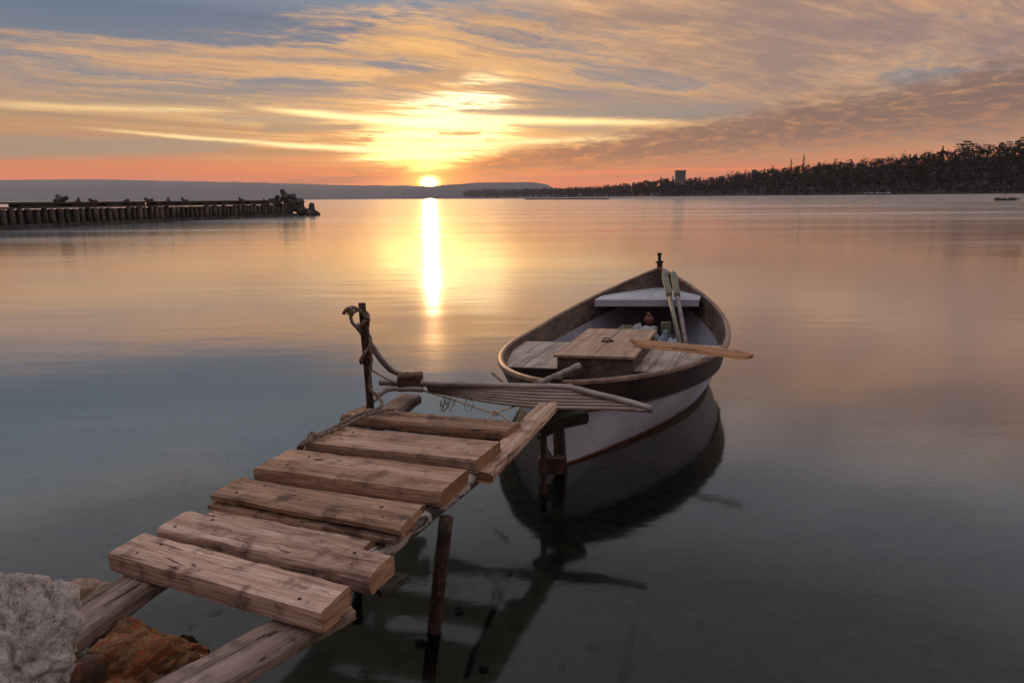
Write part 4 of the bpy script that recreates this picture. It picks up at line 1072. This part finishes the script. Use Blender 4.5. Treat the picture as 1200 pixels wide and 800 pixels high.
# sole boards inside, clear of the waterline
def deck_piece(name, x0, x1, y0, y1, z, th, mat, off=.032, lb=None, n=14, gap=.003):
    """board along y between lateral x0..x1, trimmed to the hull"""
    bm = bmesh.new(); top = []; bot = []
    for i in range(n + 1):
        y = y0 + (y1 - y0) * i / n; hw = max(half_at_z(y / BL, z, off), 0.0)
        a = max(min(x0 + gap, hw), -hw); b = max(min(x1 - gap, hw), -hw); h2 = max(half_at_z(y / BL, z - th, off), 0.0)
        top.append((bm.verts.new((a, y, z)), bm.verts.new((b, y, z))))
        bot.append((bm.verts.new((max(min(a, h2), -h2), y, z - th)), bm.verts.new((max(min(b, h2), -h2), y, z - th))))
    for i in range(n):
        bm.faces.new((top[i][0], top[i][1], top[i + 1][1], top[i + 1][0])); bm.faces.new((bot[i][0], bot[i + 1][0], bot[i + 1][1], bot[i][1]))
        bm.faces.new((top[i][0], top[i + 1][0], bot[i + 1][0], bot[i][0])); bm.faces.new((top[i][1], bot[i][1], bot[i + 1][1], top[i + 1][1]))
    bm.faces.new((top[0][1], top[0][0], bot[0][0], bot[0][1])); bm.faces.new((top[-1][0], top[-1][1], bot[-1][1], bot[-1][0]))
    bmesh.ops.remove_doubles(bm, verts=bm.verts[:], dist=.0002); bmesh.ops.recalc_face_normals(bm, faces=bm.faces[:])
    o = link(name, mesh_bm(bm), mat, boat)
    if lb: o['label'] = lb
    return o
for k in range(-6, 6):
    deck_piece('floor_board', k * .145, (k + 1) * .145, .12, BL - .75, .07, .02, M['grey_paint'], off=.02, gap=.002)
ZD = .435
for x0, x1 in ((-.95, -.615), (-.612, -.31), (.33, .62), (.622, .96)):
    deck_piece('deck_board', x0, x1, 1.02, 2.10, ZD, .022, M['deck'], lb='pale worn deck board')
deck_piece('deck_front', -.95, .95, .99, 1.018, ZD - .002, .30, M['dark_wood'])
deck_piece('deck_back', -.95, .95, 2.103, 2.13, ZD - .002, .30, M['dark_wood'])
# raised hatch box and its two lids
bm = bevel_box((.025, 1.53, .455), (.62, 1.13, .17), None, .004); link('hatch_box', mesh_bm(bm), M['inner_band'], boat)
for x0, x1 in ((-.305, .018), (.024, .355)):
    bm = bevel_box(((x0 + x1) / 2, 1.53, .558), (x1 - x0, 1.20, .022), None, .003); o = link('hatch_lid', mesh_bm(bm), M['lid'], boat)
bm = bevel_box((.02, 1.50, .575), (.11, .03, .012), Matrix.Rotation(.2, 3, 'Z'), .003)
add_tube(bm, [(-.02, 1.50, .58), (-.01, 1.50, .60), (.03, 1.50, .60), (.05, 1.50, .58)], .006, 6)
link('latch', mesh_bm(bm), M['rust_dark'], boat)
# bow seat: a triangular deck with a front board
ZBW = .65
deck_piece('bow_seat', -.58, .02, 3.56, 4.70, ZBW, .03, M['seat_paint'], n=20); deck_piece('bow_seat', .02, .61, 3.56, 4.70, ZBW, .03, M['seat_paint'], n=20)
deck_piece('seat_front', -.58, .61, 3.545, 3.57, ZBW - .002, .075, M['seat_paint'])
# tiller
Ri = boat.matrix_basis.inverted() if False else (Matrix.Translation((BS[0], BS[1], 0)) @ Matrix.Rotation(-HD, 4, 'Z') @ Matrix.Rotation(-HEEL, 4, 'Y')).inverted()
ta, tb2 = P3(628, 450, z=.63), P3(679, 428, z=.70)
tube('tiller', [Ri @ ta.lerp(tb2, k / 8) for k in range(9)], [.017] * 7 + [.021, .021], M['stick'], boat, 10, jit=.04)
# name lettering on the port quarter, gold, under the gunwale
cu = bpy.data.curves.new('lettering', 'FONT'); TQ = .038
cu.body = 'VIA'; cu.size = .085; cu.extrude = .001
tmpo = bpy.data.objects.new('tmp', cu); COL.objects.link(tmpo); bpy.context.view_layer.update()
lme = bpy.data.meshes.new_from_object(tmpo); bpy.data.objects.remove(tmpo)
lo = link('name_lettering', lme, M['gold'], boat)
Mboat = Matrix.Translation((BS[0], BS[1], 0)) @ Matrix.Rotation(-HD, 4, 'Z') @ Matrix.Rotation(-HEEL, 4, 'Y')
lo['label'] = 'faded gold letters under the gunwale'
for v in lme.vertices:      # bend the lettering round the quarter, reading left to right
    tq = TQ + .022 - v.co.x * .14
    q = hull_pt(tq, .845, -1, -.0155); zz = v.co.y
    v.co = Vector((q.x, q.y, q.z + zz)) + Vector((-v.co.z, -v.co.z, 0)) * .5

# things in the boat
def local_obj(name, me, mat, label, cat, group=None, M4=None):
    o = link(name, me, mat); o.matrix_world = M4
    return tag(o, label, cat, group)
def oar(top, low, label, wide_to=.36):
    root = empty('oar', top); d = low - top; L = d.length; x = d.normalized()
    side = x.cross(Vector((0, 0, 1))).normalized(); up = side.cross(x)
    root.rotation_euler = Matrix((side, up, -x)).transposed().to_euler()
    tag(root, label, 'oar', 'pair of oars leaning in the bow')
    b = bmesh.new(); add_tube(b, [(0, 0, .02), (0, 0, -.06)], .017, 10); link('handle', mesh_bm(b, True), M['stick'], root)
    b = bmesh.new(); n = 10
    rings = []
    for k, (z, w, h_) in enumerate(((-.045, .026, .02), (-.075, .028, .026), (-.2, .032, .028), (-L * wide_to * .6, .033, .028), (-L * wide_to * .97, .032, .027), (-L * wide_to, .024, .022))):
        rings.append([b.verts.new((sx * w, sy * h_, z)) for sx, sy in ((-1, -.7), (-.7, -1), (.7, -1), (1, -.7), (1, .7), (.7, 1), (-.7, 1), (-1, .7))])
    for r0_, r1_ in zip(rings, rings[1:]):
        for k in range(8): b.faces.new((r0_[k], r0_[(k + 1) % 8], r1_[(k + 1) % 8], r1_[k]))
    b.faces.new(rings[0][::-1]); b.faces.new(rings[-1]); bmesh.ops.recalc_face_normals(b, faces=b.faces[:]); link('loom', mesh_bm(b), M['green_oar'], root)
    b = bmesh.new(); add_tube(b, [(0, 0, -L * wide_to + .01), (0, 0, -L * wide_to - .06)], .027, 10); link('collar', mesh_bm(b, True), M['rust'], root)
    b = bmesh.new(); add_tube(b, [(0, 0, -L * wide_to), (0, 0, -L * .7), (0, 0, -L)], [.022, .022, .020], 10); link('shaft', mesh_bm(b, True), M['green_oar'] if 'left' in label else M['stick'], root)
oar(P3(778, 318, z=.955), P3(798.5, 410, z=.47), 'left oar with flaking green paint leaning on the bow')
oar(P3(789, 319, z=.93), P3(805, 410, z=.47), 'right oar with green loom and bare shaft leaning on the bow')
# the orange-brown blade lying across the hatch and the starboard gunwale
A3, B3 = P3(738, 402, z=.605), P3(882, 418, z=.605)
def blade():
    L = (B3 - A3).length; bm = bmesh.new(); rings = []; n = 26
    for k in range(n + 1):
        u = k / n; w = .062
        if u < .16: w = .008 + .054 * (u / .16) ** .8
        if u > .88: w = .062 * math.sqrt(max(0.02, 1 - ((u - .88) / .125) ** 2))
        off = (.062 - w) * (.6 if u < .16 else .3)
        x_ = u * L; hh = .016 * (1 - .3 * abs(u - .5)); zb = .012 * sin(u * 3.1)
        rings.append([bm.verts.new((x_, off - w * 1.0, zb)), bm.verts.new((x_, off - w * .5, zb + hh)), bm.verts.new((x_, off + w * .4, zb + hh)), bm.verts.new((x_, off + w, zb + .004)), bm.verts.new((x_, off + w * .5, zb - hh)), bm.verts.new((x_, off - w * .6, zb - hh))])
    for r0_, r1_ in zip(rings, rings[1:]):
        for k in range(6): bm.faces.new((r0_[k], r0_[(k + 1) % 6], r1_[(k + 1) % 6], r1_[k]))
    bm.faces.new(rings[0][::-1]); bm.faces.new(rings[-1]); bmesh.ops.recalc_face_normals(bm, faces=bm.faces[:])
    xa = (B3 - A3).normalized(); ya = Vector((0, 0, 1)).cross(xa).normalized(); za = xa.cross(ya)
    local_obj('paddle', mesh_bm(bm), M['oarboard'], 'long orange-brown wooden blade lying across the hatch and the gunwale', 'paddle', None, Matrix.Translation(A3) @ Matrix((xa, ya, za)).transposed().to_4x4() @ Matrix.Rotation(.35, 4, 'X'))
blade()
def junk():
    Mb = (Matrix.Translation((BS[0], BS[1], 0)) @ Matrix.Rotation(-HD, 4, 'Z') @ Matrix.Rotation(-HEEL, 4, 'Y'))
    def lump(name, x, y, z, s, mat, lb, cat, seed, rough=.35):
        me = rockmesh(seed, 3, rough, .25, .08)
        local_obj(name, me, mat, lb, cat, None, Mb @ Matrix.Translation((x, y, z)) @ Matrix.Diagonal((s[0], s[1], s[2], 1)))
    bag = simple('white_bag_plastic', (.24, .24, .24), (.34, .33, .33), 10, .5); blue = simple('pale_blue_plastic', (.20, .23, .29), (.30, .32, .38), 8, .4)
    tin = simple('drab_cloth', (.10, .10, .065), (.18, .165, .11), 12, .9); dk = simple('black_rubber', (.015, .015, .018), (.03, .03, .033), 12, .7); red = simple('brown_red_float', (.16, .05, .03), (.24, .11, .08), 12, .6)
    lump('plastic_bag', .10, 3.30, .24, (.13, .16, .18), bag, 'crumpled white plastic bag in the bottom of the boat behind the hatch', 'bag', 12)
    lump('cloth', -.20, 3.50, .21, (.20, .14, .15), tin, 'drab folded cloth in the bottom of the boat, leftmost of the clutter', 'cloth', 14)
    lump('rag', -.04, 3.42, .24, (.12, .12, .18), bag, 'grey rag lying between the cloth and the white bag', 'rag', 17)
    lump('rubber_boot', .35, 3.10, .20, (.13, .10, .14), dk, 'black rubber boot lying beside the oars', 'boot', 19, .2)
    lump('sack', .43, 2.80, .22, (.10, .09, .16), blue, 'pale blue sack by the foot of the oars', 'sack', 21)
    b = bmesh.new(); add_tube(b, [(0, 0, 0), (0, 0, .015), (0, 0, .17), (0, 0, .21), (0, 0, .235), (0, 0, .25)], [.04, .048, .048, .022, .02, .02], 14)
    local_obj('plastic_bottle', mesh_bm(b, True), blue, 'pale blue plastic bottle standing behind the right corner of the hatch', 'bottle', None, Mb @ Matrix.Translation((.24, 3.02, .10)) @ Matrix.Diagonal((1.2, 1.2, 1.2, 1)) @ Matrix.Rotation(.25, 4, 'Y'))
    b = bmesh.new(); bmesh.ops.create_uvsphere(b, u_segments=20, v_segments=14, radius=.06)
    add_tube(b, [(0, 0, .05), (0, 0, .09)], .02, 10)
    local_obj('float_buoy', mesh_bm(b, True), red, 'brown-red fishing float on top of the clutter in the boat', 'float', None, Mb @ Matrix.Translation((.06, 3.52, .42)) @ Matrix.Rotation(.3, 4, 'X'))
    b = bevel_box((0, 0, .13), (.10, .07, .30), None, .005)
    local_obj('carton', mesh_bm(b), tin, 'yellowish carton standing by the left oar', 'carton', None, Mb @ Matrix.Translation((.27, 3.35, .12)) @ Matrix.Diagonal((1, 1, 1.1, 1)) @ Matrix.Rotation(.4, 4, 'Z'))
junk()

# ------------------------------------------------------------------ rocks at the landing
def rock(name, c, dims, seed, mat, label, sub=5, rot=0.0, **kw):
    me = rockmesh(seed, sub, **kw); me.materials.append(mat)
    o = link(name, me, None, None, c); o.scale = dims; o.rotation_euler = (0, 0, rot)
    return tag(o, label, 'rock')
def R4(px, py, Y): return at(px, py, Y=Y)
rock('rock', R4(6, 790, 1.42), (.20, .24, .25), 4, M['pale_rock'], 'large pale pitted rock at the lower left corner, beside the rail', 6, .3, rough=.22, ridgek=.03, fine=.014, freq=1.0, crag=.05, cs=1.5)
rock('rock', R4(93, 714, 2.22), (.14, .12, .10), 6, M['tan_rock'], 'tan rock tucked between the large pale rock and the left rail', 5, 1.0, rough=.2, ridgek=.12)
rock('rock', R4(146, 800, 1.82), (.25, .24, .19), 9, M['orange_rock'], 'rusty orange rock between the two rails', 6, .9, rough=.24, ridgek=.03, fine=.012, freq=1.2, crag=.06, cs=1.3)
rock('rock', R4(214, 770, 2.02), (.10, .09, .07), 13, M['dark_rock'], 'small dark barnacled rock at the water edge right of the orange rock', 5, .4, rough=.3, fine=.12)
rock('rock', R4(140, 760, 2.3), (.10, .09, .10), 15, M['dark_rock'], 'dark wet rock behind the orange rock, under the left rail', 5, .2, rough=.3, fine=.1)
rock('rock', R4(50, 850, 1.55), (.20, .18, .14), 18, M['dark_rock'], 'dark rock in the shade under the large pale rock', 5, .2, rough=.25)
tag(place_between('sill_block', timber(.22, .09, .14, 61, [M['rust'], M['rust']], seg=16), R4(55, 785, 1.52), R4(92, 772, 1.62), pier), None)
# off-camera bank the rails rest on
for i, (x, y, z, s) in enumerate(((-1.7, 1.5, .0, .45), (-1.2, .9, .05, .42), (-.7, 1.05, -.05, .38), (-2.2, .9, .1, .5), (-.2, .9, -.1, .35), (-1.5, .2, .2, .55))):
    rock('rock', (x, y, z), (s, s * .8, s * .55), 30 + i, M['dark_rock'] if i % 2 else M['tan_rock'], ['broad tan boulder low under the pale rock', 'dark boulder under the near end of the pier rails', 'tan boulder at the foot of the pier by the camera side', 'dark boulder left of the pier foot', 'low tan boulder right of the pier foot', 'dark boulder on the bank behind the pier foot'][i], 4, i, rough=.2)

# sunken mooring chain and pole
tag(tube('sunken_chain', [at(606, 650, z=-.12), at(592, 690, z=-.3), at(574, 725, z=-.45), at(556, 760, z=-.55), at(545, 800, z=-.6)], .016, M['dark_wood'], None, 8, jit=.4), 'weedy sunken chain running down from the boat stern', 'chain')
tag(tube('sunken_pole', [at(752, 690, z=-.25), at(746, 715, z=-.35), at(730, 795, z=-.55)], [.015, .02, .022], M['dark_wood'], None, 8, jit=.15), 'dark sunken pole leaning under the water right of the pier', 'pole')

# ------------------------------------------------------------------ haze
def haze():
    bm = bmesh.new(); add_box(bm, (0, 0, 118), (17200, 17200, 246)); o = link('haze', mesh_bm(bm)); tag(o, 'thin evening haze hanging over the bay', 'haze', kind='stuff')
    m = bpy.data.materials.new('evening_haze'); m.use_nodes = True; m.node_tree.nodes.clear(); g = G(m.node_tree)
    out = g.node('ShaderNodeOutputMaterial'); v = g.node('ShaderNodeVolumePrincipled')
    v.inputs['Color'].default_value = (0.86, 0.82, 0.86, 1); v.inputs['Density'].default_value = 0.00009; v.inputs['Anisotropy'].default_value = 0.0
    g.l.new(v.outputs[0], out.inputs['Volume']); o.data.materials.append(m)
USE_HAZE = True
if USE_HAZE: haze()
